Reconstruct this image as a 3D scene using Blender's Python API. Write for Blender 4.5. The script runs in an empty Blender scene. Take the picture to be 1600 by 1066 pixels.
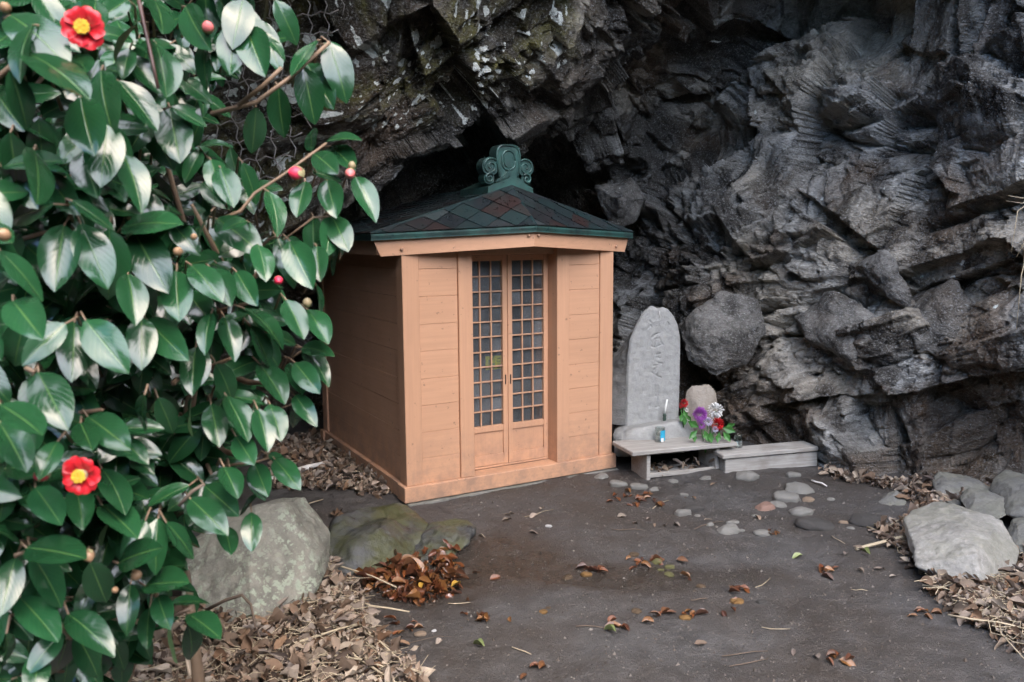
import bpy, bmesh, math, random
import numpy as np
from mathutils import Vector, Matrix
R = math.radians
rng = np.random.default_rng(7)
random.seed(7)
scene = bpy.context.scene
col = scene.collection

# ---------------------------------------------------------------- camera
FPX, PITCH, ROLL = 1289.2, .1269, -.0072
CAM = np.array([0., 0., 1.5])
_c, _s = math.cos(PITCH), math.sin(PITCH)
FWD = np.array([0, _c, -_s]); _u0 = np.array([0, _s, _c]); _r0 = np.array([1., 0, 0])
RT = math.cos(ROLL)*_r0 + math.sin(ROLL)*_u0
UP = -math.sin(ROLL)*_r0 + math.cos(ROLL)*_u0
cam_d = bpy.data.cameras.new('camera'); cam = bpy.data.objects.new('camera', cam_d); col.objects.link(cam)
M = Matrix.Identity(4)
for i in range(3):
    M[i][0], M[i][1], M[i][2], M[i][3] = RT[i], UP[i], -FWD[i], CAM[i]
cam.matrix_world = M
cam_d.sensor_width = 36; cam_d.lens = 36*FPX/1600; cam_d.clip_start = .05; cam_d.clip_end = 400
cam_d.dof.use_dof = True; cam_d.dof.focus_distance = 4.7; cam_d.dof.aperture_fstop = 7.5
scene.camera = cam

# ---------------------------------------------------------------- light
SUN_EL, SUN_AZ = R(56), R(146)          # high soft light from behind the camera
w = bpy.data.worlds.new('World'); scene.world = w; w.use_nodes = True
nt = w.node_tree; nt.nodes.clear()
sky = nt.nodes.new('ShaderNodeTexSky'); sky.sky_type = 'NISHITA'; sky.sun_disc = False
sky.sun_elevation = SUN_EL; sky.sun_rotation = SUN_AZ; sky.air_density = 1.; sky.dust_density = 2.; sky.ozone_density = 1.
hs = nt.nodes.new('ShaderNodeHueSaturation'); hs.inputs['Saturation'].default_value = 1.3
bg = nt.nodes.new('ShaderNodeBackground'); bg.inputs['Strength'].default_value = .15
wo = nt.nodes.new('ShaderNodeOutputWorld')
nt.links.new(sky.outputs[0], hs.inputs['Color']); nt.links.new(hs.outputs[0], bg.inputs[0]); nt.links.new(bg.outputs[0], wo.inputs[0])
sun_d = bpy.data.lights.new('sun', 'SUN'); sun_d.energy = 1.2; sun_d.angle = R(85); sun_d.color = (1., .95, .88)
sun = bpy.data.objects.new('sun', sun_d); col.objects.link(sun)
_az = SUN_AZ
sdir = Vector((math.sin(_az)*math.cos(SUN_EL), math.cos(_az)*math.cos(SUN_EL), math.sin(SUN_EL)))
sun.rotation_euler = sdir.to_track_quat('Z', 'Y').to_euler(); sun.location = (0, -4, 8)
vs = scene.view_settings; vs.view_transform = 'Standard'; vs.look = 'None'; vs.exposure = 2.68; vs.gamma = 1
scene.render.engine = 'CYCLES'
cy = scene.cycles; cy.use_denoising = True; cy.max_bounces = 6; cy.diffuse_bounces = 2; cy.glossy_bounces = 2
cy.use_adaptive_sampling = True; cy.adaptive_threshold = .02
cy.transmission_bounces = 6; cy.transparent_max_bounces = 12; cy.caustics_reflective = False; cy.caustics_refractive = False

# ---------------------------------------------------------------- helpers
def ray(px, py): return FWD + RT*((px-800)/FPX) - UP*((py-533)/FPX)
def at(px, py, d): return CAM + ray(px, py)*d          # a point d metres into the scene
def gp(px, py, z=0.):
    r = ray(px, py); return CAM + r*((z-CAM[2])/r[2])

def vnoise(P, seed=0):
    T, I, J, K_ = cells(P); T = T*T*(3-2*T); tx, ty, tz = T[:, 0], T[:, 1], T[:, 2]
    one = np.uint32(1); r = np.zeros(len(T), np.float32)
    for a in (0, 1):
        for b in (0, 1):
            for c in (0, 1):
                wgt = (tx if a else 1-tx)*(ty if b else 1-ty)*(tz if c else 1-tz)
                r += wgt*hf(hbase(I+np.uint32(a), J+np.uint32(b), K_+np.uint32(c), seed))
    return (r*2-1).astype(float)
def fbm(P, o=4, seed=0, gain=.5):
    P = np.asarray(P, float)
    s, a, t = 0, 1., 0
    for q in range(o):
        s = s + a*vnoise(P*(2.03**q)+q*17.3, seed+q); t += a; a *= gain
    return s/t
def hbase(i, j, k, seed):
    n = (i*np.uint32(374761393)) + (j*np.uint32(668265263)) + (k*np.uint32(1440662683)) + np.uint32((seed*982451653) & 0xffffffff)
    n ^= n >> np.uint32(13); n *= np.uint32(1274126177); n ^= n >> np.uint32(16); n *= np.uint32(2246822519); n ^= n >> np.uint32(15)
    return n
def hnext(n):
    n = n*np.uint32(747796405)+np.uint32(2891336453); n ^= n >> np.uint32(15); n *= np.uint32(277803737); n ^= n >> np.uint32(13); return n
def hf(n): return (n >> np.uint32(8)).astype(np.float32)*np.float32(1/16777216.)
def cells(P):
    P = np.asarray(P, np.float32)+np.float32(64.); f = np.floor(P); fi = f.astype(np.int32).astype(np.uint32)
    return P-f, fi[:, 0].copy(), fi[:, 1].copy(), fi[:, 2].copy()
def blocks(P, seed=0, tilt=.9, dome=.55, jit=.42):
    """packed blocks: max of tilted domes -> (height, crack distance, random of the winning block)"""
    T, I, J, K_ = cells(P); tx, ty, tz = T[:, 0].copy(), T[:, 1].copy(), T[:, 2].copy()
    best = np.full(len(T), -9., np.float32); sec = best.copy(); rid = np.zeros(len(T), np.float32)
    j2 = np.float32(2*jit); tilt = np.float32(tilt); dome = np.float32(dome)
    for a in (-1, 0, 1):
        for b in (-1, 0, 1):
            for c in (-1, 0, 1):
                n = hbase(I+np.uint32(a & 0xffffffff), J+np.uint32(b & 0xffffffff), K_+np.uint32(c & 0xffffffff), seed)
                r0 = hf(n)-.5; n = hnext(n); r1 = hf(n)-.5; n = hnext(n); r2 = hf(n)-.5; n = hnext(n); r3 = hf(n)-.5; n = hnext(n); r4 = hf(n)-.5; n = hnext(n); r5 = hf(n)-.5
                dx = tx-np.float32(a+.5)-j2*r0; dy = ty-np.float32(b+.5)-j2*r1; dz = tz-np.float32(c+.5)-j2*r2
                v = r3*np.float32(.9) + tilt*(r4*dx+r5*dz+r0*dy) - dome*(dx*dx+dy*dy+dz*dz)
                up_ = v > best
                sec = np.where(up_, best, np.maximum(sec, v)); rid = np.where(up_, r1+.5, rid); best = np.where(up_, v, best)
    return best.astype(float), (best-sec).astype(float), rid.astype(float)

def link(o, parent=None):
    col.objects.link(o)
    if parent is not None: o.parent = parent
    return o
def tag(o, label=None, cat=None, group=None, kind=None):
    if label: o['label'] = label
    if cat: o['category'] = cat
    if group: o['group'] = group
    if kind: o['kind'] = kind
    return o
def empty(name, loc=(0, 0, 0), rz=0):
    o = bpy.data.objects.new(name, None); o.empty_display_size = .1
    o.location = loc; o.rotation_euler = (0, 0, rz); return link(o)
def mesh_obj(name, V, Fc, mat=None, parent=None, smooth=False):
    m = bpy.data.meshes.new(name); m.from_pydata([tuple(map(float, v)) for v in V], [], [tuple(f) for f in Fc])
    if smooth: m.polygons.foreach_set('use_smooth', [True]*len(m.polygons))
    if mat: m.materials.append(mat)
    m.update()
    return link(bpy.data.objects.new(name, m), parent)
def bm_obj(name, bm, mat=None, parent=None, smooth=False):
    m = bpy.data.meshes.new(name); bm.to_mesh(m); bm.free()
    if smooth: m.polygons.foreach_set('use_smooth', [True]*len(m.polygons))
    if mat: m.materials.append(mat)
    return link(bpy.data.objects.new(name, m), parent)
def grid_mesh(name, P, mat=None, smooth=True):
    """P: (n, m, 3) array"""
    n, m = P.shape[:2]
    me = bpy.data.meshes.new(name)
    me.vertices.add(n*m); me.vertices.foreach_set('co', P.reshape(-1).astype(np.float32))
    i = np.arange(n-1)[:, None]*m + np.arange(m-1)[None, :]
    q = np.stack([i, i+1, i+1+m, i+m], -1).reshape(-1)
    nf = (n-1)*(m-1)
    me.loops.add(nf*4); me.loops.foreach_set('vertex_index', q.astype(np.int32))
    me.polygons.add(nf); me.polygons.foreach_set('loop_start', (np.arange(nf)*4).astype(np.int32))
    me.polygons.foreach_set('use_smooth', np.full(nf, smooth))
    me.update(calc_edges=True); me.validate()
    if mat: me.materials.append(mat)
    return me
def fattr(me, name, vals):
    a = me.attributes.new(name, 'FLOAT', 'POINT'); a.data.foreach_set('value', np.asarray(vals, np.float32).reshape(-1))
def add_box(bm, x0, x1, y0, y1, z0, z1, bev=0.):
    r = bmesh.ops.create_cube(bm, size=1)
    bmesh.ops.transform(bm, matrix=Matrix.Translation(((x0+x1)/2, (y0+y1)/2, (z0+z1)/2)) @ Matrix.Diagonal((x1-x0, y1-y0, z1-z0, 1)), verts=r['verts'])
    if bev:
        es = list({e for v in r['verts'] for e in v.link_edges})
        bmesh.ops.bevel(bm, geom=es, offset=bev, segments=1, affect='EDGES', profile=.5)
def box(name, b, mat, parent=None, bev=.003):
    bm = bmesh.new(); add_box(bm, *b, bev=bev); return bm_obj(name, bm, mat, parent)
def add_tube(bm, pts, rad, n=6, cap=True):
    pts = [Vector(p) for p in pts]
    rad = [rad]*len(pts) if isinstance(rad, (int, float)) else rad
    rings = []; t0 = None
    for i, p in enumerate(pts):
        t = (pts[min(i+1, len(pts)-1)]-pts[max(i-1, 0)]).normalized()
        if t0 is None:
            a = t.cross(Vector((0, 0, 1)))
            if a.length < .1: a = t.cross(Vector((1, 0, 0)))
        a = (a - t*a.dot(t)).normalized(); t0 = t
        b = t.cross(a)
        rings.append([bm.verts.new(p+(a*math.cos(2*math.pi*k/n)+b*math.sin(2*math.pi*k/n))*rad[i]) for k in range(n)])
    for r0, r1 in zip(rings, rings[1:]):
        for k in range(n):
            f = bm.faces.new((r0[k], r0[(k+1) % n], r1[(k+1) % n], r1[k])); f.smooth = True
    if cap:
        bm.faces.new(rings[0][::-1]); bm.faces.new(rings[-1])
def tube(name, pts, rad, mat, parent=None, n=6):
    bm = bmesh.new(); add_tube(bm, pts, rad, n); return bm_obj(name, bm, mat, parent)
def add_lathe(bm, prof, c=(0, 0, 0), n=20):
    rings = [[bm.verts.new((c[0]+r*math.cos(2*math.pi*k/n), c[1]+r*math.sin(2*math.pi*k/n), c[2]+z)) for k in range(n)] for r, z in prof]
    for r0, r1 in zip(rings, rings[1:]):
        for k in range(n):
            f = bm.faces.new((r0[k], r0[(k+1) % n], r1[(k+1) % n], r1[k])); f.smooth = True
    return rings
def prism(name, poly, y0, y1, mat, parent, smooth=False):
    """poly in (x, z), extruded along y"""
    n = len(poly)
    V = [(x, y0, z) for x, z in poly]+[(x, y1, z) for x, z in poly]
    Fc = [list(range(n)), list(range(2*n-1, n-1, -1))]+[(i+n, (i+1) % n+n, (i+1) % n, i) for i in range(n)]
    return mesh_obj(name, V, Fc, mat, parent)

# ---------------------------------------------------------------- materials
class NB:
    def __init__(s, name):
        s.m = bpy.data.materials.new(name); s.m.use_nodes = True; s.t = s.m.node_tree; s.t.nodes.clear()
        s.out = s.n('ShaderNodeOutputMaterial'); s.b = s.n('ShaderNodeBsdfPrincipled'); s.l(s.b.outputs[0], s.out.inputs[0])
        s.tc = s.n('ShaderNodeTexCoord')
    def n(s, t, **k):
        o = s.t.nodes.new(t)
        for a, v in k.items(): setattr(o, a, v)
        return o
    def l(s, a, b): s.t.links.new(a, b)
    def put(s, sock, v):
        if hasattr(v, 'links') or hasattr(v, 'is_linked'): s.l(v, sock)
        elif isinstance(v, (tuple, list)) and len(v) == 3 and sock.type == 'RGBA': sock.default_value = (*v, 1)
        else: sock.default_value = v
    def P(s, **k):
        for a, v in k.items(): s.put(s.b.inputs[a.replace('_', ' ')], v)
        return s
    def co(s, scale=(1, 1, 1), obj=True, rot=(0, 0, 0)):
        mp = s.n('ShaderNodeMapping'); mp.inputs['Scale'].default_value = scale; mp.inputs['Rotation'].default_value = rot
        s.l(s.tc.outputs['Object' if obj else 'UV'], mp.inputs[0]); return mp.outputs[0]
    def noise(s, sc=5, det=4, rough=.55, vec=None, dist=0.):
        o = s.n('ShaderNodeTexNoise'); o.inputs['Scale'].default_value = sc; o.inputs['Detail'].default_value = det
        o.inputs['Roughness'].default_value = rough; o.inputs['Distortion'].default_value = dist
        s.l(vec if vec is not None else s.tc.outputs['Object'], o.inputs['Vector']); return o.outputs[0]
    def voro(s, sc=5, feat='F1', vec=None, out='Distance', rnd=1.):
        o = s.n('ShaderNodeTexVoronoi'); o.feature = feat; o.inputs['Scale'].default_value = sc
        if 'Randomness' in o.inputs: o.inputs['Randomness'].default_value = rnd
        s.l(vec if vec is not None else s.tc.outputs['Object'], o.inputs['Vector']); return o.outputs[out]
    def ramp(s, x, *st):
        o = s.n('ShaderNodeValToRGB'); e = o.color_ramp.elements
        while len(e) < len(st): e.new(.5)
        for q, (p, c) in zip(e, st):
            q.position = p; q.color = (*c, 1) if isinstance(c, (tuple, list)) else (c, c, c, 1)
        s.l(x, o.inputs[0]); return o.outputs[0]
    def mr(s, x, a, b, c=0., d=1.):
        o = s.n('ShaderNodeMapRange'); o.inputs[1].default_value = a; o.inputs[2].default_value = b; o.inputs[3].default_value = c; o.inputs[4].default_value = d
        s.l(x, o.inputs[0]); return o.outputs[0]
    def mix(s, f, a, b, bt='MIX'):
        o = s.n('ShaderNodeMix', data_type='RGBA', blend_type=bt)
        s.put(o.inputs[0], f); s.put(o.inputs[6], a); s.put(o.inputs[7], b); return o.outputs[2]
    def math(s, op, a, b=0.):
        o = s.n('ShaderNodeMath', operation=op); s.put(o.inputs[0], a); s.put(o.inputs[1], b); return o.outputs[0]
    def attr(s, name):
        o = s.n('ShaderNodeAttribute'); o.attribute_name = name; return o.outputs['Fac']
    def orand(s): return s.n('ShaderNodeObjectInfo').outputs['Random']
    def bump(s, h, st=.3, d=.01, nrm=None):
        o = s.n('ShaderNodeBump'); o.inputs['Strength'].default_value = st; o.inputs['Distance'].default_value = d
        s.l(h, o.inputs['Height'])
        if nrm is not None: s.l(nrm, o.inputs['Normal'])
        s.l(o.outputs[0], s.b.inputs['Normal']); return o.outputs[0]

def m_paint(name, base, grain='z', dirt=.13):
    b = NB(name)
    sc = {'z': (60, 60, 2.2), 'x': (2.2, 60, 60), 'y': (60, 2.2, 60)}[grain]
    v = b.co(sc)
    g = b.noise(1., 5, .6, v)
    big = b.noise(2.3, 4, .6)
    fleck = b.noise(38, 3, .65)
    c1 = tuple(x*.95 for x in base); c2 = tuple(min(1, x*1.04) for x in base)
    c = b.mix(b.mr(g, .35, .65), c1, c2)
    c = b.mix(b.mr(b.orand(), 0, 1, 0, .16), c, tuple(x*.72 for x in base))
    c = b.mix(b.mr(big, .45, .75, 0, dirt), c, tuple(x*.55 for x in base))
    sp = b.math('MULTIPLY', b.mr(fleck, .66, .72), .5)
    c = b.mix(sp, c, (.12, .07, .045))
    # splash of mud along the foot of the building
    sx = b.n('ShaderNodeSeparateXYZ'); b.l(b.tc.outputs['Object'], sx.inputs[0])
    low = b.math('MULTIPLY', b.mr(sx.outputs[2], .42, .0), b.mr(b.noise(8, 5, .75), .40, .66, 0, .7))
    c = b.mix(low, c, (.22, .16, .13))
    b.P(Base_Color=c, Roughness=b.mr(big, .3, .7, .42, .6), Specular_IOR_Level=.35)
    b.bump(b.math('ADD', g, b.math('MULTIPLY', fleck, .4)), .16, .002)
    return b.m
PINK = (.61, .345, .21)
M_PV = m_paint('painted wood upright grain', PINK, 'z')
M_PH = m_paint('painted wood level grain', PINK, 'x')
M_PY = m_paint('painted wood side grain', PINK, 'y')
def m_plain(name, c, rough=.6, var=.2, sc=12, metal=0., bump=.0, spec=.5):
    b = NB(name); n = b.noise(sc, 4, .6)
    b.P(Base_Color=b.mix(b.mr(n, .3, .7), tuple(x*(1-var) for x in c), tuple(min(1, x*(1+var)) for x in c)), Roughness=rough, Metallic=metal, Specular_IOR_Level=spec)
    if bump: b.bump(n, bump, .004)
    return b.m
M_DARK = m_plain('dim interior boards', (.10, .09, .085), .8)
M_IRON = m_plain('dark weathered iron', (.05, .035, .03), .5, metal=.6)
def m_copper(name, shingle=True):
    b = NB(name)
    v = b.n('ShaderNodeVectorMath', operation='ADD'); b.l(b.tc.outputs['Object'], v.inputs[0])
    if shingle:
        r = b.orand(); cx = b.n('ShaderNodeCombineXYZ')
        for k in range(3): b.l(b.math('MULTIPLY', r, 37.+11*k), cx.inputs[k])
        b.l(cx.outputs[0], v.inputs[1])
    n1 = b.noise(6, 5, .65, v.outputs[0]); n2 = b.noise(28, 4, .7, v.outputs[0])
    if shingle:
        c = b.ramp(r, (0, (.085, .10, .105)), (.08, (.045, .055, .062)), (.2, (.022, .028, .034)), (.35, (.028, .050, .053)), (.5, (.028, .032, .038)), (.6, (.038, .030, .031)), (.68, (.048, .029, .028)), (.76, (.030, .029, .033)), (.88, (.024, .05, .055)), (1, (.04, .046, .052)))
        c = b.mix(b.mr(n1, .45, .7, 0, .45), c, (.030, .080, .078)); c = b.mix(b.mr(n2, .5, .75, 0, .28), c, (.075, .04, .034))
    else:
        dark = b.mix(b.mr(n1, .35, .65), (.020, .026, .032), (.045, .030, .028))
        c = b.mix(b.mr(n1, .4, .6, .35, .95), dark, (.06, .165, .145)); c = b.mix(b.mr(n2, .52, .72, 0, .4), c, (.10, .075, .065))
    b.P(Base_Color=c, Roughness=b.mr(n2, .3, .7, .24, .42), Metallic=.25, Specular_IOR_Level=.6)
    b.bump(n2, .15, .002)
    return b.m
M_SHING = m_copper('patinated copper shingle'); M_COPPER = m_copper('green copper trim', False)
def m_glass_dirty():
    b = NB('dusty lattice glass'); b.t.nodes.remove(b.b)
    tr = b.n('ShaderNodeBsdfTransparent'); tr.inputs[0].default_value = (.86, .9, .92, 1)
    gl = b.n('ShaderNodeBsdfGlossy'); gl.inputs['Roughness'].default_value = .12
    df = b.n('ShaderNodeBsdfDiffuse'); df.inputs[0].default_value = (.42, .44, .45, 1)
    fr = b.n('ShaderNodeFresnel'); fr.inputs[0].default_value = 1.5
    v = b.n('ShaderNodeNewGeometry').outputs['Position']
    m1 = b.n('ShaderNodeMixShader'); m2 = b.n('ShaderNodeMixShader')
    dust = b.math('ADD', b.math('ADD', b.math('MULTIPLY', b.math('POWER', b.orand(), 2.), .14), b.mr(b.noise(9, 5, .7, v), .35, .75, .04, .2)), b.mr(b.noise(170, 2, .7, v), .6, .7, 0, .35))
    b.l(dust, m1.inputs[0]); b.l(tr.outputs[0], m1.inputs[1]); b.l(df.outputs[0], m1.inputs[2])
    b.l(b.math('ADD', fr.outputs[0], .05), m2.inputs[0]); b.l(m1.outputs[0], m2.inputs[1]); b.l(gl.outputs[0], m2.inputs[2])
    bp = b.n('ShaderNodeBump'); bp.inputs['Strength'].default_value = .12; bp.inputs['Distance'].default_value = .004
    b.l(b.noise(14, 3, .5, v), bp.inputs['Height']); b.l(bp.outputs[0], gl.inputs['Normal'])
    b.l(m2.outputs[0], b.out.inputs[0]); return b.m
M_PANE = m_glass_dirty()
def m_clear():
    b = NB('clear glass'); b.t.nodes.remove(b.b)
    tr = b.n('ShaderNodeBsdfTransparent'); tr.inputs[0].default_value = (.88, .93, .92, 1)
    gl = b.n('ShaderNodeBsdfGlossy'); gl.inputs['Roughness'].default_value = .04
    lw = b.n('ShaderNodeLayerWeight'); lw.inputs[0].default_value = .35
    m1 = b.n('ShaderNodeMixShader'); b.l(b.mr(lw.outputs['Facing'], 0, 1, .06, .75), m1.inputs[0])
    b.l(tr.outputs[0], m1.inputs[1]); b.l(gl.outputs[0], m1.inputs[2]); b.l(m1.outputs[0], b.out.inputs[0]); return b.m
M_CLEAR = m_clear()
def m_rock():
    b = NB('fractured wet cliff rock')
    ca = b.n('ShaderNodeAttribute'); ca.attribute_name = 'tint'
    mp = b.co((1.5, 2, 3.), rot=(0, R(-28), 0))
    n1 = b.noise(11, 5, .72, mp, .4); n2 = b.noise(75, 3, .75); vo = b.voro(42, 'F1', b.mix(.25, mp, b.n('ShaderNodeTexNoise').outputs['Color']), 'Distance')
    c = b.mix(b.mr(n1, .58, .36, 0, .5), ca.outputs['Color'], (.016, .014, .012))
    c = b.mix(b.mr(n2, .53, .68, 0, .5), c, (.46, .47, .46))
    lich = b.mr(b.math('ADD', b.attr('lichen'), b.math('MULTIPLY', n2, .9)), .86, 1.)
    c = b.mix(lich, c, b.mix(b.mr(n2, .3, .7), (.45, .49, .45), (.9, .92, .88)))
    b.P(Base_Color=c, Roughness=b.math('MAXIMUM', b.attr('rough'), b.math('MULTIPLY', lich, .9)), Specular_IOR_Level=.5)
    b.bump(b.math('ADD', b.math('MULTIPLY', n1, 1.), b.math('ADD', b.math('MULTIPLY', n2, .45), b.math('MULTIPLY', vo, .35))), 1., .024)
    return b.m
M_ROCK = m_rock()
def m_stone(name, c1, c2, rough=.85, lichen=None, moss=0., sc=6., wet=0.):
    b = NB(name)
    n1 = b.noise(sc*1.5, 6, .7); n2 = b.noise(sc*11, 4, .75); n3 = b.noise(sc*.6, 4, .6)
    c = b.mix(b.mr(n1, .32, .68), c1, c2)
    c = b.mix(b.mr(n2, .55, .75, 0, .4), c, tuple(min(1, x*1.5) for x in c2))
    c = b.mix(b.mr(n2, .40, .25, 0, .3), c, tuple(x*.6 for x in c1))
    if lichen:
        v = b.n('ShaderNodeVectorMath', operation='ADD'); b.l(b.tc.outputs['Object'], v.inputs[0])
        nv = b.n('ShaderNodeTexNoise'); nv.inputs['Scale'].default_value = 30
        s_ = b.n('ShaderNodeVectorMath', operation='SCALE'); s_.inputs['Scale'].default_value = .06
        b.l(nv.outputs['Color'], s_.inputs[0]); b.l(s_.outputs[0], v.inputs[1])
        vo = b.voro(30, 'F1', v.outputs[0]); f = b.math('MULTIPLY', b.mr(vo, .52, .36), b.mr(n3, .40, .54))
        c = b.mix(f, c, lichen)
    if moss:
        g = b.n('ShaderNodeNewGeometry'); sx = b.n('ShaderNodeSeparateXYZ'); b.l(g.outputs['Normal'], sx.inputs[0])
        f = b.math('MULTIPLY', b.mr(b.noise(5, 5, .7), .40, .58, 0, moss), b.mr(sx.outputs[2], -.1, .6))
        c = b.mix(f, c, b.mix(b.noise(30, 3, .6), (.03, .035, .008), (.10, .105, .03)))
    b.P(Base_Color=c, Roughness=b.mr(n1, .3, .7, rough-.1-wet, rough), Specular_IOR_Level=.4)
    b.bump(b.math('ADD', n1, b.math('MULTIPLY', n2, .7)), .6, .014)
    return b.m
M_BOULDER = m_stone('grey embedded boulder', (.045, .042, .038), (.19, .18, .165), .7)
M_LICHEN = m_stone('lichen covered boulder', (.13, .13, .11), (.30, .29, .245), .9, (.33, .37, .29))
M_PALE = m_stone('pale angular boulder', (.19, .185, .17), (.40, .39, .36), .9, None, .35)
M_MOSSY = m_stone('damp mossy bedrock', (.028, .030, .031), (.13, .135, .135), .5, None, .75, wet=.18)
M_GRANITE = m_stone('pale monument stone', (.30, .305, .295), (.40, .40, .38), .88, sc=14)
M_SLAB = m_stone('grey slab stone', (.11, .11, .105), (.25, .245, .225), .85, None, .3)
M_TANST = m_stone('tan round stone', (.24, .21, .175), (.36, .32, .27), .8)
def m_pebble(name, c): return m_stone(name, tuple(x*.75 for x in c), tuple(x*1.15 for x in c), .75, sc=20)
PEB = {'grey': m_pebble('grey pebble', (.24, .235, .215)), 'pink': m_pebble('pink pebble', (.30, .19, .15)), 'tan': m_pebble('tan pebble', (.28, .21, .15)),
       'dark': m_pebble('dark pebble', (.07, .066, .062)), 'ochre': m_pebble('ochre wet pebble', (.23, .13, .045)), 'white': m_pebble('white quartz', (.55, .55, .55)),
       'green': m_pebble('olive wet pebble', (.13, .125, .05)), 'brown': m_pebble('brown wet pebble', (.11, .075, .045))}
def m_soil():
    b = NB('damp dark soil')
    n1 = b.noise(1.3, 6, .62); n2 = b.noise(9, 6, .68); n3 = b.noise(70, 4, .7); n4 = b.noise(220, 2, .6)
    c = b.mix(b.mr(n2, .3, .7), (.040, .038, .037), (.104, .099, .096))
    wet = b.attr('wet')
    c = b.mix(b.mr(n1, .42, .62, 0, .75), c, (.050, .039, .031))
    c = b.mix(b.mr(n4, .62, .74, 0, .55), c, (.20, .19, .175))
    c = b.mix(b.mr(n3, .58, .75, 0, .35), c, (.022, .019, .017))
    c = b.mix(b.math('MULTIPLY', wet, .7), c, (.030, .022, .015))
    b.P(Base_Color=c, Roughness=b.math('SUBTRACT', b.mr(n2, .3, .7, .55, .82), b.math('MULTIPLY', wet, .45)), Specular_IOR_Level=.5)
    h = b.math('ADD', b.math('MULTIPLY', n2, .8), b.math('ADD', b.math('MULTIPLY', n3, .55), b.math('MULTIPLY', n4, .22)))
    o = b.bump(h, .9, .02)
    return b.m
M_SOIL = m_soil()
def m_wood_grey():
    b = NB('weathered grey wood')
    g = b.noise(1, 6, .65, b.co((3, 70, 70))); n = b.noise(6, 4, .6)
    c = b.mix(b.mr(g, .3, .7), (.24, .225, .20), (.47, .455, .425))
    c = b.mix(b.mr(n, .5, .72, 0, .5), c, (.17, .145, .12))
    b.P(Base_Color=c, Roughness=.85); b.bump(g, .5, .004); return b.m
M_GREYWOOD = m_wood_grey()
def m_leaf(name, top, under, rib, rough=.17, dry=False):
    b = NB(name)
    uv = b.n('ShaderNodeSeparateXYZ'); b.l(b.tc.outputs['UV'], uv.inputs[0])
    ax = b.math('ABSOLUTE', b.math('SUBTRACT', uv.outputs[0], .5))
    r = b.orand() if not dry else b.attr('rnd')
    n = b.noise(30 if dry else 2.6, 3, .6)
    c = b.mix(r, tuple(x*.72 for x in top), tuple(x*1.3 for x in top))
    c = b.mix(b.mr(n, .35, .7, 0, .35), c, tuple(x*.6 for x in top))
    ribm = b.mr(ax, .03, .012)
    side = b.math('ABSOLUTE', b.math('SUBTRACT', b.math('FRACT', b.math('SUBTRACT', b.math('MULTIPLY', uv.outputs[1], 9.), b.math('MULTIPLY', ax, 7.))), .5))
    vein = b.mr(side, .09, .0)
    c = b.mix(b.math('MULTIPLY', vein, .09), c, rib)
    c = b.mix(b.math('MULTIPLY', ribm, .6), c, rib)
    bf = b.n('ShaderNodeNewGeometry').outputs['Backfacing']
    c = b.mix(bf, c, under)
    b.P(Base_Color=c, Roughness=b.math('ADD', b.math('MULTIPLY', bf, .25), rough), Specular_IOR_Level=.42)
    if rough < .4: b.P(Coat_Weight=b.math('SUBTRACT', .22, b.math('MULTIPLY', bf, .2)), Coat_Roughness=.11, Coat_IOR=1.45)
    h = b.math('ADD', b.math('MULTIPLY', vein, -.10), b.math('ADD', b.math('MULTIPLY', ribm, -.8), b.math('MULTIPLY', b.noise(38 if dry else 3.2, 1, .5), .8)))
    b.bump(h, .35, .0022)
    return b.m
M_LEAF = m_leaf('glossy camellia leaf', (.012, .054, .019), (.06, .12, .045), (.085, .16, .045))
def m_dry(name, *cols, rough=.75, use_obj=True):
    b = NB(name); r = b.orand() if use_obj else b.attr('rnd')
    st = [(i/max(1, len(cols)-1), c) for i, c in enumerate(cols)]
    c = b.ramp(r, *st)
    n = b.noise(60, 4, .65)
    c = b.mix(b.mr(n, .4, .7, 0, .35), c, (.07, .045, .03))
    b.P(Base_Color=c, Roughness=rough, Specular_IOR_Level=.45 if rough > .5 else .8); b.bump(n, .4, .003); return b.m
TANS = ((.08, .055, .04), (.30, .235, .175), (.16, .085, .045), (.40, .335, .265), (.11, .08, .06), (.25, .15, .085), (.34, .29, .245), (.13, .10, .085), (.47, .39, .30), (.19, .125, .08), (.06, .042, .032), (.29, .21, .15))
M_DRY = m_dry('dry tan leaf', *TANS); M_DRYS = m_dry('dry leaf litter', *TANS, use_obj=False)
WETS = ((.12, .035, .016), (.19, .062, .018), (.075, .028, .018), (.24, .105, .028), (.09, .04, .026))
M_WET = m_dry('wet russet leaf', *WETS, rough=.28); M_WETS = m_dry('wet russet litter', *WETS, rough=.28, use_obj=False)
M_GREENLEAF = m_plain('fallen green leaf', (.20, .24, .09), .5); M_YELLOW = m_plain('fallen yellow leaf', (.40, .24, .04), .5)
M_STRAW = m_plain('dry straw stalk', (.42, .35, .24), .8); M_TWIG = m_plain('brown twig bark', (.13, .095, .07), .85, bump=.3)
M_BARK = m_plain('young camellia twig', (.20, .135, .085), .7, bump=.3)
M_STEMRED = m_plain('dark red shoot', (.06, .028, .022), .5)
M_WHITE = m_plain('dull white plastic', (.68, .66, .62), .5, .08)
M_WIRE = m_plain('galvanised wire', (.38, .35, .33), .5, metal=.2)

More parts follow.
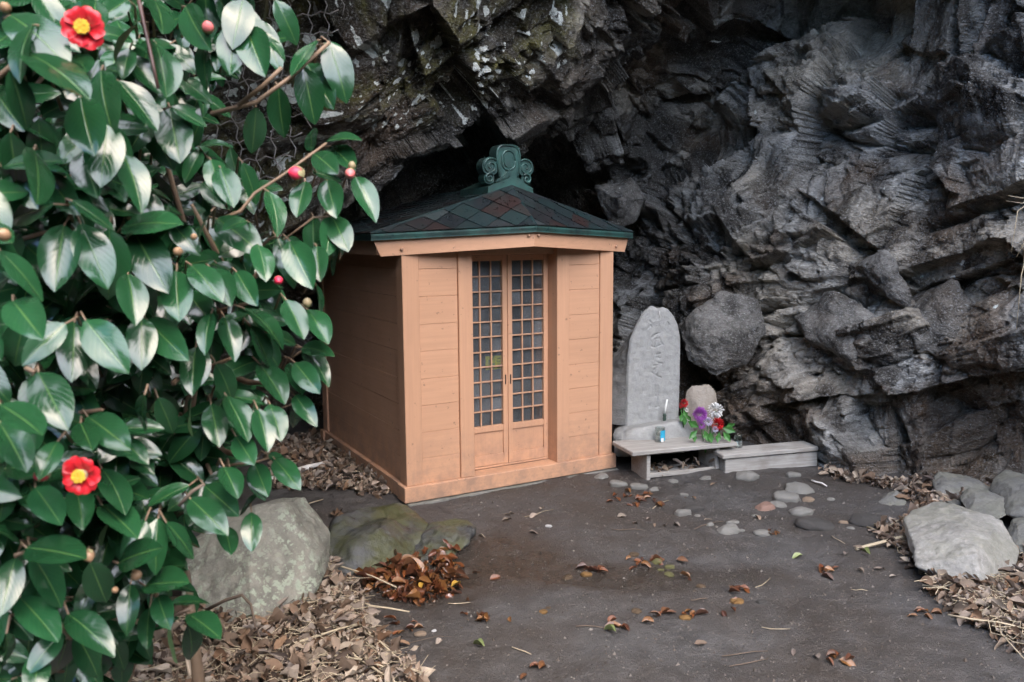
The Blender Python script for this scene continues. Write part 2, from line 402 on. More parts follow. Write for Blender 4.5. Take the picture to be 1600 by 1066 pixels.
# ---------------------------------------------------------------- ground
def lumps(x, y):
    x = np.asarray(x, float); y = np.asarray(y, float)
    b = lambda cx, cy, r, h: h*np.exp(-((x-cx)**2+(y-cy)**2)/(r*r))
    z = b(-1.1, 2.9, .6, .05)+b(2.1, 3.0, .45, .05)+b(-1.7, 5.3, .5, .03)+b(2.6, 4.4, .5, .05)+b(1.6, 5.7, .6, .05)
    z = z - b(-.25, 3.55, .35, .018) - b(.55, 3.5, .5, .012)
    return z
def gz(x, y):
    x = np.atleast_1d(np.asarray(x, float)); y = np.atleast_1d(np.asarray(y, float))
    P = np.stack([x, y, np.zeros_like(x)], 1)
    far = np.clip((np.hypot(x-.4, y-4)-5)/6, 0, 1)
    return lumps(x, y) + (1-far)*(.016*fbm(P*2.2, 3, 3) + .0075*fbm(P*9, 3, 5) + .004*fbm(P*34, 2, 8)) - .012
def gz1(x, y): return float(gz(x, y)[0])
def ext(a, b, st, far):
    c = list(np.arange(a, b, st)); lo, hi, s = [], [], st
    x = a
    while x > -far: s *= 1.35; x -= s; lo.append(x)
    s = st; x = c[-1]
    while x < far: s *= 1.35; x += s; hi.append(x)
    return np.array(lo[::-1]+c+hi)
gx = ext(-2.1, 3.1, .0125, 120); gy = ext(2.3, 6.4, .0125, 120)
X, Y = np.meshgrid(gx, gy)
Z = gz(X.ravel(), Y.ravel()).reshape(X.shape)
me = grid_mesh('ground', np.stack([X, Y, Z], -1), M_SOIL)
wetv = lambda cx, cy, rx, ry: np.exp(-(((X-cx)/rx)**2+((Y-cy)/ry)**2)**2)
P3 = np.stack([X.ravel()*2.6, Y.ravel()*2.6, np.zeros(X.size)], 1)
wn = fbm(P3, 4, 21).reshape(X.shape)
W_ = np.clip(np.maximum.reduce([wetv(-.1, 3.75, .42, .33), wetv(-.45, 3.4, .4, .2), wetv(.5, 3.55, .55, .16), wetv(.62, 3.12, .45, .13)*.7, wetv(1., 4.9, 1.2, .25)*.5])+wn*.9-.05, 0, 1)
fattr(me, 'wet', W_)
ground = tag(link(bpy.data.objects.new('ground', me)), kind='structure')

# ---------------------------------------------------------------- unseen wooded slope added behind the camera to block low sky light
ta, tz_ = np.meshgrid(np.linspace(R(80), R(285), 150), np.linspace(0, 1, 50))
bp = np.stack([np.sin(ta)*3, np.cos(ta)*3, tz_*3], -1).reshape(-1, 3)
bl, _, _ = blocks(bp*1.6, 900, .6, .8)
rb_ = (9.5+3.2*tz_**1.3+(-1.1*bl.reshape(ta.shape)-.5*fbm(bp*4, 3, 910).reshape(ta.shape)))
bank = np.stack([np.sin(ta)*rb_, 2+np.cos(ta)*rb_, -.3+tz_*(6.6+1.6*fbm(bp*np.array([1., 1., 0.]), 3, 920).reshape(ta.shape))], -1)
bme = grid_mesh('light_block_slope', bank, m_plain('dark cover of light-blocking slope', (.035, .05, .02), .9, .6, 3, bump=.8))
tag(link(bpy.data.objects.new('light_block_slope', bme)), kind='structure')

# ---------------------------------------------------------------- cliff
ctrl = [(-200,-300,3.8),(0,-100,3.9),(0,100,4.0),(0,300,4.1),(0,500,4.1),(0,700,4.1),(0,800,4.2),(200,0,4.2),(200,300,4.4),(200,550,4.9),(220,720,5.2),
 (400,0,4.3),(400,200,4.5),(400,350,4.95),(400,450,5.6),(400,600,6.2),(380,660,6.2),(500,100,4.5),(520,250,4.75),(545,310,4.95),(530,385,5.8),(500,500,6.7),(490,650,7.0),
 (600,0,4.4),(650,100,4.5),(600,250,4.8),(620,290,5.05),(700,200,4.9),(700,250,5.3),(690,285,5.9),(720,330,7.1),(700,450,7.3),
 (800,0,4.6),(800,100,4.8),(800,170,5.2),(800,225,5.9),(760,285,6.8),(900,0,4.8),(900,60,5.1),(900,130,5.7),(900,200,6.1),(900,270,7.0),(900,400,7.3),(900,650,7.2),
 (1000,0,5.2),(1000,80,5.7),(1000,160,6.1),(1000,260,6.9),(1000,400,6.9),(980,600,6.6),(1100,0,5.8),(1100,100,6.3),(1100,220,6.7),(1100,330,6.25),(1080,400,6.1),(1090,520,6.1),(1090,640,6.1),(1100,690,6.05),
 (1200,0,5.9),(1200,120,6.0),(1200,250,6.1),(1200,350,5.85),(1200,450,5.8),(1200,550,5.7),(1200,640,5.78),(1200,700,5.8),
 (1300,110,5.62),(1345,30,5.75),(1300,200,5.5),(1300,300,5.55),(1300,400,5.35),(1300,550,5.25),(1300,650,5.34),(1300,735,5.36),
 (1400,0,5.3),(1400,200,5.1),(1400,400,5.0),(1400,600,4.95),(1400,750,4.93),(1500,100,4.75),(1500,300,4.65),(1500,500,4.65),(1500,650,4.75),(1500,770,4.8),
 (1600,0,4.35),(1600,200,4.35),(1600,400,4.3),(1600,550,4.4),(1600,700,4.55),(1600,790,4.65),(1800,0,3.9),(1800,400,3.9),(1800,800,4.3),(2200,400,3.5),(2200,900,3.7)]
cp = [at(*q) for q in ctrl]
for z in (0., 2., 5.): cp += [np.array(q) for q in ((-2.25, 2.6, z), (-2.3, 1., z), (-2.7, -1., z), (3.6, 2.2, z), (4.6, 1., z), (6., -1., z))]
for x, y1, y2, y3 in ((-2.6, 3.7, 3.4, 3.8), (-1, 3.8, 3.5, 4.), (.5, 4., 3.7, 4.2), (2, 4.2, 4., 4.6), (3.5, 3.7, 3.7, 4.4)): cp += [np.array((x, y1, 3.7)), np.array((x, y2, 6.)), np.array((x, y3, 10.))]  # out-of-view cliff at left and overhead, shaped forward to block sky light
cp = np.array(cp)
def azel(P):
    v = P-CAM; r = np.linalg.norm(v, axis=1)
    return np.stack([np.arctan2(v[:, 0], v[:, 1]), np.arcsin(v[:, 2]/r)], 1), r
ae, rr = azel(cp)
mq = lambda d_: np.sqrt((d_*d_).sum(-1)+.045**2)      # smooth everywhere, also at the control points
K = mq(ae[:, None]-ae[None])-np.eye(len(ae))*.012
A_ = np.block([[K, np.ones((len(ae), 1))], [np.ones((1, len(ae))), np.zeros((1, 1))]])
wts = np.linalg.solve(A_, np.append(np.log(rr), 0))
def axis(a, b, n, lo, nlo, hi, nhi):
    return np.concatenate([np.linspace(lo, a, nlo, endpoint=False), np.linspace(a, b, n, endpoint=False), np.linspace(b, hi, nhi)])
AZ = axis(R(-27), R(32.5), 860, R(-112), 70, R(105), 70); EL = axis(R(-20), R(16), 560, R(-40), 14, R(72), 70)
AZg, ELg = np.meshgrid(AZ, EL)
q = np.stack([AZg.ravel(), ELg.ravel()], 1)
lr = np.empty(len(q))
for s0 in range(0, len(q), 60000):
    lr[s0:s0+60000] = mq(q[s0:s0+60000, None]-ae[None])@wts[:-1]+wts[-1]
rad = np.exp(lr)
dirs = np.stack([np.sin(q[:, 0])*np.cos(q[:, 1]), np.cos(q[:, 0])*np.cos(q[:, 1]), np.sin(q[:, 1])], 1)
P0 = CAM+dirs*rad[:, None]
Pg = P0.reshape(*AZg.shape, 3)
N = np.cross(np.gradient(Pg, axis=1), np.gradient(Pg, axis=0)).reshape(-1, 3)
N /= np.linalg.norm(N, axis=1)[:, None]
if (N*dirs).sum(1).mean() > 0: N = -N
# bedding runs up to the right across the vault, blocks are squarer on the right-hand wall
th = R(-27); Rm = np.array([[math.cos(th), 0, -math.sin(th)], [0, 1, 0], [math.sin(th), 0, math.cos(th)]])
Q = P0@Rm.T
warp = np.stack([fbm(P0*1.3, 3, 40), fbm(P0*1.3+9, 3, 41), fbm(P0*1.3+21, 3, 42)], 1)
warp2 = np.stack([fbm(P0*5, 3, 43), fbm(P0*5+9, 3, 44), fbm(P0*5+21, 3, 45)], 1)
Qa = Q+warp*.10+warp2*.012
b1, e1, id1 = blocks(Qa*np.array([1.15, 1.2, 1.9]), 100, 2.3, .30)
# each finer layer is laid over the relief of the coarser one, so steep faces are not stretched
Pa = P0+N*(.26*b1)[:, None]
b2, e2, id2 = blocks((Pa@Rm.T+warp*.07+warp2*.012)*np.array([2.9, 3., 4.0])+5, 200, 2.9, .25)
Pb = Pa+N*(.11*b2)[:, None]; Qb = Pb@Rm.T
b3, e3, id3 = blocks((Qb+warp*.04+warp2*.012)*np.array([7., 7., 9.])+3, 300, 3., .3)
b4, e4, id4 = blocks((Pb+warp2*.008)*np.array([19., 19., 23.])+3, 400, 2.8, .35)
Qs = Qb+warp*.07+warp2*.03
st1 = fbm(Qs*np.array([1.4, 2., 8.]), 4, 80, .6); st2 = 1-2*np.abs(fbm(Qs*np.array([4., 4., 11.])+4, 3, 81, .6))
rough_z = np.clip(.55+1.1*fbm(P0*1.1, 2, 90), .15, 1.2)
crk = lambda e, wd: np.clip(1-e/wd, 0, 1)**2
h = .26*b1 + .11*b2 + rough_z*(.058*b3+.022*b4+.008*st2) + .014*st1 - .09*crk(e1, .12)*(id2 > .3) - .035*crk(e2, .14)*(id3 > .4) - .010*crk(e3, .15) + .022*fbm(Pb*11, 4, 60, .6)
hm = h[(pvis := (np.abs(q[:, 0]) < R(32)) & (q[:, 1] > R(-18)) & (q[:, 1] < R(15)))].mean()
d = np.clip(h-hm, -.4, .26)
P1 = P0+N*d[:, None]
me = grid_mesh('cliff', P1.reshape(Pg.shape), M_ROCK)
pz = (P0-CAM)@FWD
pxx = 800+FPX*((P0-CAM)@RT)/pz; pyy = 533-FPX*((P0-CAM)@UP)/pz
# rain reaches the outer face above the overhang: moss and lichen grow there
lipx = [-3000, 300, 450, 530, 620, 680, 760, 800, 880, 960, 1100, 4000]; lipy = [420, 380, 320, 250, 215, 195, 150, 105, 40, -60, -300, -900]
mz = np.clip((np.interp(pxx, lipx, lipy)-pyy)/45+.5*fbm(P0*4, 3, 70)+.2, 0, 1)
mz = np.where(pz > .3, mz, .6)
sm = lambda x, a, b: np.clip((x-a)/(b-a), 0, 1)[:, None]
lerp = lambda a, b, f: a+(b-a)*f
C3 = lambda *c: np.array(c)[None]
n_a = fbm(Pb*2.1, 4, 91, .6); n_b = fbm(Pb*6.5, 4, 92, .6); n_c = fbm(Pb*19, 3, 93, .6); n_d = fbm(Pb*31+5, 3, 193, .6)
lit_bias = .38*np.clip((P0[:, 0]-1.3)/.9, 0, 1)*np.clip((P0[:, 2]-.5)/.8, 0, 1)-.12*np.clip((.8-P0[:, 2])/.6, 0, 1)   # light painted in: paler high on the right-hand wall, darker low down
cc = lerp(C3(.024, .021, .018), C3(.10, .088, .074), sm(n_b+.5*st1, -.4, .5))
gr = lerp(C3(.13, .122, .11), C3(.40, .385, .35), sm(n_c+.7*st2, -.6, .9))
cc = lerp(cc, gr, sm(.6*(id2-.5)+.6*(id3-.5)+.4*(id1-.5)+.4*(id4-.5)+1.0*n_a+.5*n_b+lit_bias, .05, .55))
cc = 1.12*cc*lerp(C3(1.05, .98, .88), C3(.92, .98, 1.05), sm(fbm(P0*1.9+90, 3, 101), -.25, .25))
cc = lerp(cc, C3(.12, .072, .038), sm(fbm(P0*2.7+7, 3, 94)+.25*np.clip((.9-P0[:, 2])/.9, 0, 1), .08, .45)*.65)
ms = sm(fbm(P0*4.4+3, 4, 95, .65), -.25, .12)*mz[:, None]
cc = lerp(cc, lerp(C3(.03, .022, .009), C3(.15, .14, .028), sm(n_c+n_b, -.3, .55)), ms*.9)
rust = sm(fbm(P0*3.1+31, 3, 96)-.25*np.abs(mz-.5), .1, .35)*np.clip(1-np.abs(mz-.5)*2, 0, 1)[:, None]
cc = lerp(cc, C3(.075, .032, .018), rust*.7)
def spots(freq, dens, smin, smax, seed):
    T, I, J, K_ = cells((Pb+warp2*.04+np.stack([n_c, n_b, n_d], 1)*.035)*freq); best = np.zeros(len(T), np.float32)
    for a in (-1, 0, 1):
        for b in (-1, 0, 1):
            for c in (-1, 0, 1):
                n = hbase(I+np.uint32(a & 0xffffffff), J+np.uint32(b & 0xffffffff), K_+np.uint32(c & 0xffffffff), seed)
                r0 = hf(n); n = hnext(n); r1 = hf(n); n = hnext(n); r2 = hf(n); n = hnext(n); r3 = hf(n)
                dd = np.sqrt((T[:, 0]-a-r0)**2+(T[:, 1]-b-r1)**2+(T[:, 2]-c-r2)**2)
                rs = smin+(smax-smin)*(r3/dens)**2
                best = np.maximum(best, np.where(r3 < dens, np.clip((rs-dd)/(rs*.45), 0, 1), 0))
    return best.astype(float)
patch = np.clip((fbm(P0*2.4+50, 3, 97)+.2)/.3, 0, 1)
lich = np.maximum(spots(8., .8, .14, .52, 700)*patch, spots(16., .85, .14, .58, 720)*(.4+.6*patch))*np.clip(mz*2.5-.2, 0, 1)
low_ = np.clip((fbm(P0*1.6+80, 2, 98)-.02)/.2, 0, 1)*np.clip((pxx-900)/200, 0, 1)
lich = np.maximum(lich, spots(19., .05, .1, .34, 740)*low_)
ca_ = me.color_attributes.new('tint', 'FLOAT_COLOR', 'POINT')
ca_.data.foreach_set('color', np.concatenate([cc, np.ones((len(cc), 1))], 1).astype(np.float32).ravel())
fattr(me, 'lichen', np.clip(lich*1.6, 0, .9)); fattr(me, 'rough', np.clip(.46-.5*fbm(P0*2.2+61, 3, 99), .26, .7))
cliff = tag(link(bpy.data.objects.new('cliff', me)), kind='structure')

def rock_mesh(name, pts, mat, parent=None, sub=4, amp=.02, fine=.006, seed=0, origin=None, rnd=.35):
    bm = bmesh.new()
    for p in pts: bm.verts.new(tuple(map(float, p)))
    r = bmesh.ops.convex_hull(bm, input=bm.verts)
    bmesh.ops.delete(bm, geom=[v for v in bm.verts if not v.link_faces], context='VERTS')
    for k in range(sub):
        bmesh.ops.subdivide_edges(bm, edges=[e for e in bm.edges if e.calc_length() > .012], cuts=1, use_grid_fill=True)
        bmesh.ops.triangulate(bm, faces=[f for f in bm.faces if len(f.verts) > 4])
        if k in (1, 2): bmesh.ops.smooth_vert(bm, verts=bm.verts, factor=rnd, use_axis_x=True, use_axis_y=True, use_axis_z=True)
    bm.normal_update(); bm.verts.ensure_lookup_table()
    co = np.array([v.co[:] for v in bm.verts]); nn = np.array([v.normal[:] for v in bm.verts])
    sz = max(co.max(0)-co.min(0))
    bb, ee, _ = blocks(co*(4/sz)+seed*3.7, 500+seed, 1., .5)
    hh = amp*(bb+.1) + amp*.6*fbm(co*(5/sz), 3, seed+2) + fine*fbm(co*(24/sz), 3, seed+5)
    co = co+nn*hh[:, None]
    org = Vector(origin) if origin is not None else Vector((*((co.max(0)+co.min(0))/2)[:2], co[:, 2].min()))
    for v, c_ in zip(bm.verts, co): v.co = Vector(c_)-org
    o = bm_obj(name, bm, mat, parent, smooth=True); o.location = org
    return o
def px_rock(name, front, mat, depth=.3, parent=None, **k):
    """front: (px, py, distance) corners of the visible side; a back side is added behind them"""
    f = [at(*q_) for q_ in front]; c = np.mean(f, 0)
    back = [c+(p-c)*.72+np.array([.05, depth, 0.]) for p in f]
    return rock_mesh(name, f+back, mat, parent, **k)
# single blocks standing out of the right-hand wall
for i, (pts, dp) in enumerate([
  ([(1066,520,5.75),(1090,490,5.68),(1130,462,5.62),(1180,470,5.6),(1195,520,5.6),(1165,565,5.55),(1120,590,5.6),(1075,565,5.7),(1110,520,5.52),(1140,530,5.5)], .5),
  ([(1248,500,5.35),(1300,458,5.2),(1345,475,5.1),(1398,530,5.02),(1380,600,5.05),(1330,555,5.0),(1290,520,5.12),(1262,530,5.25),(1325,500,5.04)], .5),
  ([(1340,415,5.1),(1380,395,5.0),(1415,440,4.9),(1420,478,4.9),(1385,465,4.95),(1390,430,4.9)], .4),
  ([(1425,500,4.78),(1490,440,4.7),(1528,475,4.66),(1520,540,4.66),(1478,565,4.7),(1435,545,4.75),(1485,495,4.64)], .45),
  ([(930,290,6.5),(985,280,6.4),(1010,310,6.35),(990,345,6.4),(960,360,6.45),(970,315,6.25)], .5)]):
    o = px_rock('boulder', [(a_, b_, c_+(.10 if i else .04)) for a_, b_, c_ in pts], M_ROCK, dp, cliff, seed=i+11, sub=5, amp=.045, fine=.008, rnd=.06)
    cv = np.array([v.co[:] for v in o.data.vertices])+np.array(o.location)
    nb_, nc_ = fbm(cv*6.5, 4, 92, .6), fbm(cv*19, 3, 93, .6)
    t_ = lerp(C3(.045, .042, .038), C3(.25, .24, .22), sm(nb_+.6*nc_, -.45, .5))
    t_ = lerp(t_, C3(.085, .055, .03), sm(fbm(cv*2.7+7, 3, 94), .1, .5)*.5)
    k_ = o.data.color_attributes.new('tint', 'FLOAT_COLOR', 'POINT'); k_.data.foreach_set('color', np.concatenate([t_, np.ones((len(t_), 1))], 1).astype(np.float32).ravel())
    fattr(o.data, 'lichen', np.clip(nc_*1.6-.55, 0, .6)*(fbm(cv*4+2, 2, 7) > .1)); fattr(o.data, 'rough', np.full(len(cv), .6))

# ---------------------------------------------------------------- shrine
YAW = .5071
W, D, H, SB = 1.425, 1.639, 1.389, .0914
shr = empty('shrine', (-.601, 4.5372, 0), YAW)
tag(shr, 'small salmon painted wooden shrine with lattice doors and copper shingle roof', 'shrine')
# frame
box('foundation', (-.005, W+.03, -.035, D, -.08, -.004), M_SLAB, shr, .006)
box('sill', (-.022, W+.022, -.02, .1, 0, SB), M_PH, shr, .004)
box('sill', (-.010, .1, .1, D-.06, 0, SB-.002), M_PY, shr, .004)
box('sill', (W-.1, W+.010, .1, D-.06, 0, SB-.002), M_PY, shr, .004)
box('sill', (-.022, W+.022, D-.06, D+.02, 0, SB), M_PH, shr, .004)
for x0 in (0, W-.1):
    for y0 in (0, D-.1):
        box('corner_post', (x0, x0+.1, y0, y0+.1, SB, 1.46), M_PV, shr)
for x0, x1 in ((.339, .428), (1.002, 1.090)):
    box('door_post', (x0, x1, -.006, .15, SB, 1.43), M_PV, shr)
edges_z = [SB, .24, .392, .547, .70, .857, 1.01, 1.166, 1.32, 1.47]
for x0, x1 in ((.1, .339), (1.090, W-.1)):
    for z0, z1 in zip(edges_z, edges_z[1:]):
        dy = random.uniform(-.0012, .0012)
        box('siding_board', (x0+.001, x1-.001, .010+dy, .03, z0+.0004, z1-.0009), M_PH, shr, .0018)
for z0, z1 in zip(edges_z, edges_z[1:]):
    box('siding_board', (.013+random.uniform(-.001, .001), .033, .101, D-.101, z0+.0004, z1-.0009), M_PY, shr, .0018)
box('wall', (W-.035, W-.013, .101, D-.101, SB, 1.47), M_PY, shr)
box('wall', (.101, W-.101, D-.04, D-.015, SB, 1.47), M_PH, shr)
box('header', (.428, 1.002, .035, .15, 1.39, 1.475), M_PH, shr)
box('threshold', (.428, 1.002, .1, .16, SB, SB+.012), M_PH, shr)
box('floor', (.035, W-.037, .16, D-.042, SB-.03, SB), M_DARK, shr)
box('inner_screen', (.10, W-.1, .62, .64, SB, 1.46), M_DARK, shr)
box('ceiling', (.0, W, .005, D, 1.472, 1.486), M_PH, shr)
# doors
lat0, lat1 = .352, 1.352
rows = 11
pitch_z = (lat1-lat0)/rows
pane_me = muh = muv = None
for di, (x0, x1) in enumerate(((.4295, .7145), (.7155, 1.0005))):
    dy = .1 if di else .106
    st = .031
    bm = bmesh.new()
    zb = SB+.014
    add_box(bm, x0, x0+st, dy, dy+.028, zb, 1.388, .002); add_box(bm, x1-st, x1, dy, dy+.028, zb, 1.388, .002)
    for z0, z1 in ((lat1, 1.387), (lat0-.036, lat0), (zb+.001, zb+.068)): add_box(bm, x0+st, x1-st, dy+.002, dy+.027, z0, z1, .0015)
    door = bm_obj('door', bm, M_PV, shr)
    box('door_panel', (x0+st, x1-st, dy+.012, dy+.02, zb+.068, lat0-.036), M_PV, door, .001)
    wx = (x1-x0-2*st)/3
    if pane_me is None:
        bm = bmesh.new(); add_box(bm, -wx/2, wx/2, -.0015, .0015, -pitch_z/2, pitch_z/2)
        pane_me = bpy.data.meshes.new('pane'); bm.to_mesh(pane_me); bm.free(); pane_me.materials.append(M_PANE)
        bm = bmesh.new(); add_box(bm, -wx*1.5, wx*1.5, -.006, .006, -.0042, .0042, .001)
        muh = bpy.data.meshes.new('muntin'); bm.to_mesh(muh); bm.free(); muh.materials.append(M_PH)
        bm = bmesh.new(); add_box(bm, -.0042, .0042, -.006, .006, 0, lat1-lat0, .001)
        muv = bpy.data.meshes.new('muntin'); bm.to_mesh(muv); bm.free(); muv.materials.append(M_PV)
    for r_ in range(rows):
        for c_ in range(3):
            o = link(bpy.data.objects.new('pane', pane_me), door)
            o.location = (x0+st+wx*(c_+.5), dy+.0225, lat0+pitch_z*(r_+.5))
            o.rotation_euler = (random.uniform(-.004, .004), 0, random.uniform(-.004, .004)); o.scale = (.96, 1, .96)
        if r_:
            o = link(bpy.data.objects.new('muntin', muh), door); o.location = ((x0+x1)/2, dy+.012, lat0+pitch_z*r_)
    for c_ in (1, 2):
        o = link(bpy.data.objects.new('muntin', muv), door); o.location = (x0+st+wx*c_, dy+.0135, lat0)
    hx = x1-st*.5 if di == 0 else x0+st*.5
    box('handle', (hx-.004, hx+.004, dy-.0025, dy+.004, .60, .66), M_IRON, door, .001)
# roof
CL, PK, CR = Vector((-.165, .02, 1.515)), Vector((W/2, -.25, 1.556)), Vector((W+.165, .02, 1.515))
AP, BP = Vector((W/2, .035, 1.785)), Vector((W/2, D-.4, 1.785))
BL, BR = Vector((-.165, D+.14, 1.515)), Vector((W+.165, D+.14, 1.515))
top = [CL, PK, CR, BR, BL, AP, BP]
dn = Vector((0, 0, -.012)); bt = [v+dn for v in top]; bt2 = [Vector((v.x, v.y, v.z-.03)) for v in top[:5]]
V = [v+dn for v in top]+bt2
Fc = [(0, 1, 5), (1, 2, 5), (2, 3, 6, 5), (3, 4, 6), (4, 0, 5, 6), (0, 7, 8, 1), (1, 8, 9, 2), (2, 9, 10, 3), (3, 10, 11, 4), (4, 11, 7, 0), (11, 10, 9, 8, 7)]
roof = mesh_obj('roof', V, Fc, M_COPPER, shr)
def clip(poly, a, b):
    """keep the part of poly left of the line a->b"""
    out = []
    sd = lambda p: (b[0]-a[0])*(p[1]-a[1])-(b[1]-a[1])*(p[0]-a[0])
    for i in range(len(poly)):
        p, q_ = poly[i], poly[(i+1) % len(poly)]
        sp, sq = sd(p), sd(q_)
        if sp >= 0: out.append(p)
        if (sp >= 0) != (sq >= 0):
            t = sp/(sp-sq); out.append((p[0]+(q_[0]-p[0])*t, p[1]+(q_[1]-p[1])*t))
    return out
def shingle_facet(E0, E1, rest, wd=.178, ht=.148):
    u = (E1-E0).normalized(); n = u.cross(rest[0]-E0).normalized(); v = n.cross(u)
    if n.z < 0: n = -n; v = -v
    poly = [(0., 0.), ((E1-E0).length, 0.)]+[((p-E0).dot(u), (p-E0).dot(v)) for p in rest]
    vmax = max(p[1] for p in poly); umax = max(p[0] for p in poly); umin = min(p[0] for p in poly)
    j = 0
    while (j-1)*ht/2 < vmax:
        i = math.floor(umin/wd)-1
        while i*wd < umax+wd:
            cu, cv = i*wd+(wd/2 if j % 2 else 0), j*ht/2
            g = .0018
            pl = [(cu, cv-ht/2-.006), (cu+wd/2-g, cv-g), (cu, cv+ht/2), (cu-wd/2+g, cv-g)]
            for a, b in zip(poly, poly[1:]+poly[:1]):
                pl = clip(pl, a, b)
                if len(pl) < 3: break
            ar = abs(sum(pl[k][0]*pl[(k+1) % len(pl)][1]-pl[(k+1) % len(pl)][0]*pl[k][1] for k in range(len(pl))))/2 if len(pl) > 2 else 0
            if ar > 1.5e-4:
                tw = random.uniform(-.0012, .0012)
                def w3(p, dz):
                    lift = .0105*(1-(p[1]-(cv-ht/2))/ht)+.0015+tw*(p[0]-cu)/wd*2
                    return E0+u*p[0]+v*p[1]+n*(lift+dz)
                m_ = len(pl); org = w3((cu, cv), 0)
                Vv = [w3(p, 0)-org for p in pl]+[w3(p, -.0022)-org for p in pl]
                Ff = [list(range(m_)), list(range(2*m_-1, m_-1, -1))]+[(k+m_, (k+1) % m_+m_, (k+1) % m_, k) for k in range(m_)]
                tip = (cu, cv-ht/2-.004)
                if abs(min(p[1] for p in pl)-(cv-ht/2-.006)) < 1e-6:      # the folded nib at the lower tip
                    q0 = [w3((tip[0]+a*.004, tip[1]+b*.004), c)-org for c in (0.0005, .004) for a, b in ((-1, -.6), (1, -.6), (1, 1), (-1, 1))]
                    k0 = len(Vv); Vv += q0
                    Ff += [tuple(k0+z for z in f) for f in ((4, 5, 6, 7), (0, 1, 5, 4), (1, 2, 6, 5), (2, 3, 7, 6), (3, 0, 4, 7))]
                o = mesh_obj('shingle', Vv, Ff, M_SHING, roof); o.location = org
            i += 1
        j += 1
shingle_facet(CL, PK, [AP]); shingle_facet(PK, CR, [AP])
shingle_facet(BL, CL, [AP, BP], .20, .15)
shingle_facet(CR, BR, [BP, AP], .20, .15)
for a, b in ((CL, AP), (PK, AP), (CR, AP), (AP, BP)):
    up_ = Vector((0, 0, .011))
    t = (b-a).normalized(); s_ = t.cross(Vector((0, 0, 1))).normalized()*.011
    mesh_obj('hip_cap', [a-s_+Vector((0, 0, .001)), a+up_, a+s_+Vector((0, 0, .001)), b-s_+Vector((0, 0, .001)), b+up_, b+s_+Vector((0, 0, .001))],
             [(0, 1, 4, 3), (1, 2, 5, 4), (0, 2, 1), (3, 4, 5)], M_SHING, roof)
def strip_board(name, a, b, z_lo_a, z_lo_b, z_hi_a, z_hi_b, thick, mat, parent, fl=0.):
    """an upright board from a to b (plan), its lower edge shortened by fl at the a end"""
    t = Vector((b.x-a.x, b.y-a.y, 0)).normalized(); n = Vector((t.y, -t.x, 0))*thick
    la = Vector((a.x, a.y, z_lo_a))+t*max(fl, 0); lb = Vector((b.x, b.y, z_lo_b))-t*max(-fl, 0)
    V = [la, lb, Vector((b.x, b.y, z_hi_b)), Vector((a.x, a.y, z_hi_a))]
    V += [v-n for v in V]
    return mesh_obj(name, V, [(0, 1, 2, 3), (7, 6, 5, 4), (4, 5, 1, 0), (5, 6, 2, 1), (6, 7, 3, 2), (7, 4, 0, 3)], mat, parent)
for a, b in ((CL, PK), (PK, CR), (BL, CL), (CR, BR)):
    strip_board('drip_edge', a, b, a.z-.036, b.z-.036, a.z-.002, b.z-.002, .012, M_COPPER, roof)
inset = .022
fL, fP, fR = Vector((CL.x+.02, CL.y+inset, 0)), Vector((PK.x, PK.y+inset+.004, 0)), Vector((CR.x-.02, CR.y+inset, 0))
fa = strip_board('fascia', fL, fP, 1.393, 1.440, 1.482, 1.522, .03, M_PH, shr, .038)
fb = strip_board('fascia', fP, fR, 1.440, 1.393, 1.522, 1.482, .03, M_PH, shr, -.038)
strip_board('fascia', Vector((fL.x+.03, D+.1, 0)), Vector((fL.x+.03, CL.y+.06, 0)), 1.40, 1.40, 1.482, 1.482, .03, M_PY, shr)
for (a, b, f_, par) in ((fL, fP, .17, fa), (fL, fP, .965, fa), (fP, fR, .035, fb), (fP, fR, .85, fb)):
    p = a.lerp(b, f_); t = (b-a).normalized(); n = Vector((t.y, -t.x, 0))
    zc = 1.393+.047*(f_ if par is fa else 1-f_)+(.030 if .1 < f_ < .9 else .062)
    bm = bmesh.new(); bmesh.ops.create_uvsphere(bm, u_segments=10, v_segments=6, radius=.0105)
    o = bm_obj('bolt', bm, M_PV, par, True); o.location = (p.x+n.x*.005, p.y+n.y*.005, zc); o.scale = (1, 1, 1)
# ridge ornament
fin = empty('ridge_ornament', (0, 0, 0)); fin.parent = shr
fin.location = (W/2, .075, 1.80)
def ppoly(cx, cz, r, n=20, a0=0, a1=2*math.pi): return [(cx+r*math.cos(a0+(a1-a0)*k/n), cz+r*math.sin(a0+(a1-a0)*k/n)) for k in range(n)]
for sx in (-1, 1):      # saddle plates sitting astride the hips
    prism('saddle_plate', [(sx*.155, -.075), (sx*.15, -.018), (0, .042), (0, -.02)], -.03, .34, M_COPPER, fin)
head = []
for k in range(25):
    t = math.pi*k/24; cx_ = math.cos(t); sz_ = math.sin(t)
    head.append((.083*math.copysign(abs(cx_)**.55, cx_), .155+.078*sz_**.7))
head = [(.062, .02)]+head+[(-.062, .02)]
prism('head_plate', head, -.003, .085, M_COPPER, fin)
bm = bmesh.new(); add_tube(bm, [(x*.93, -.004, .02+(z-.02)*.965) for x, z in head], .0065, 6); bm_obj('rim', bm, M_COPPER, fin)
oval = [(.043*math.copysign(abs(math.cos(t))**.8, math.cos(t)), .14+.056*math.copysign(abs(math.sin(t))**.8, math.sin(t))) for t in np.linspace(0, 2*math.pi, 28)]
bm = bmesh.new(); add_tube(bm, [(x, -.005, z) for x, z in oval], .006, 6); bm_obj('oval_ring', bm, M_COPPER, fin)
prism('boss', [(x*.72, .14+(z-.14)*.72) for x, z in oval[:-1]], -.009, .01, M_COPPER, fin)
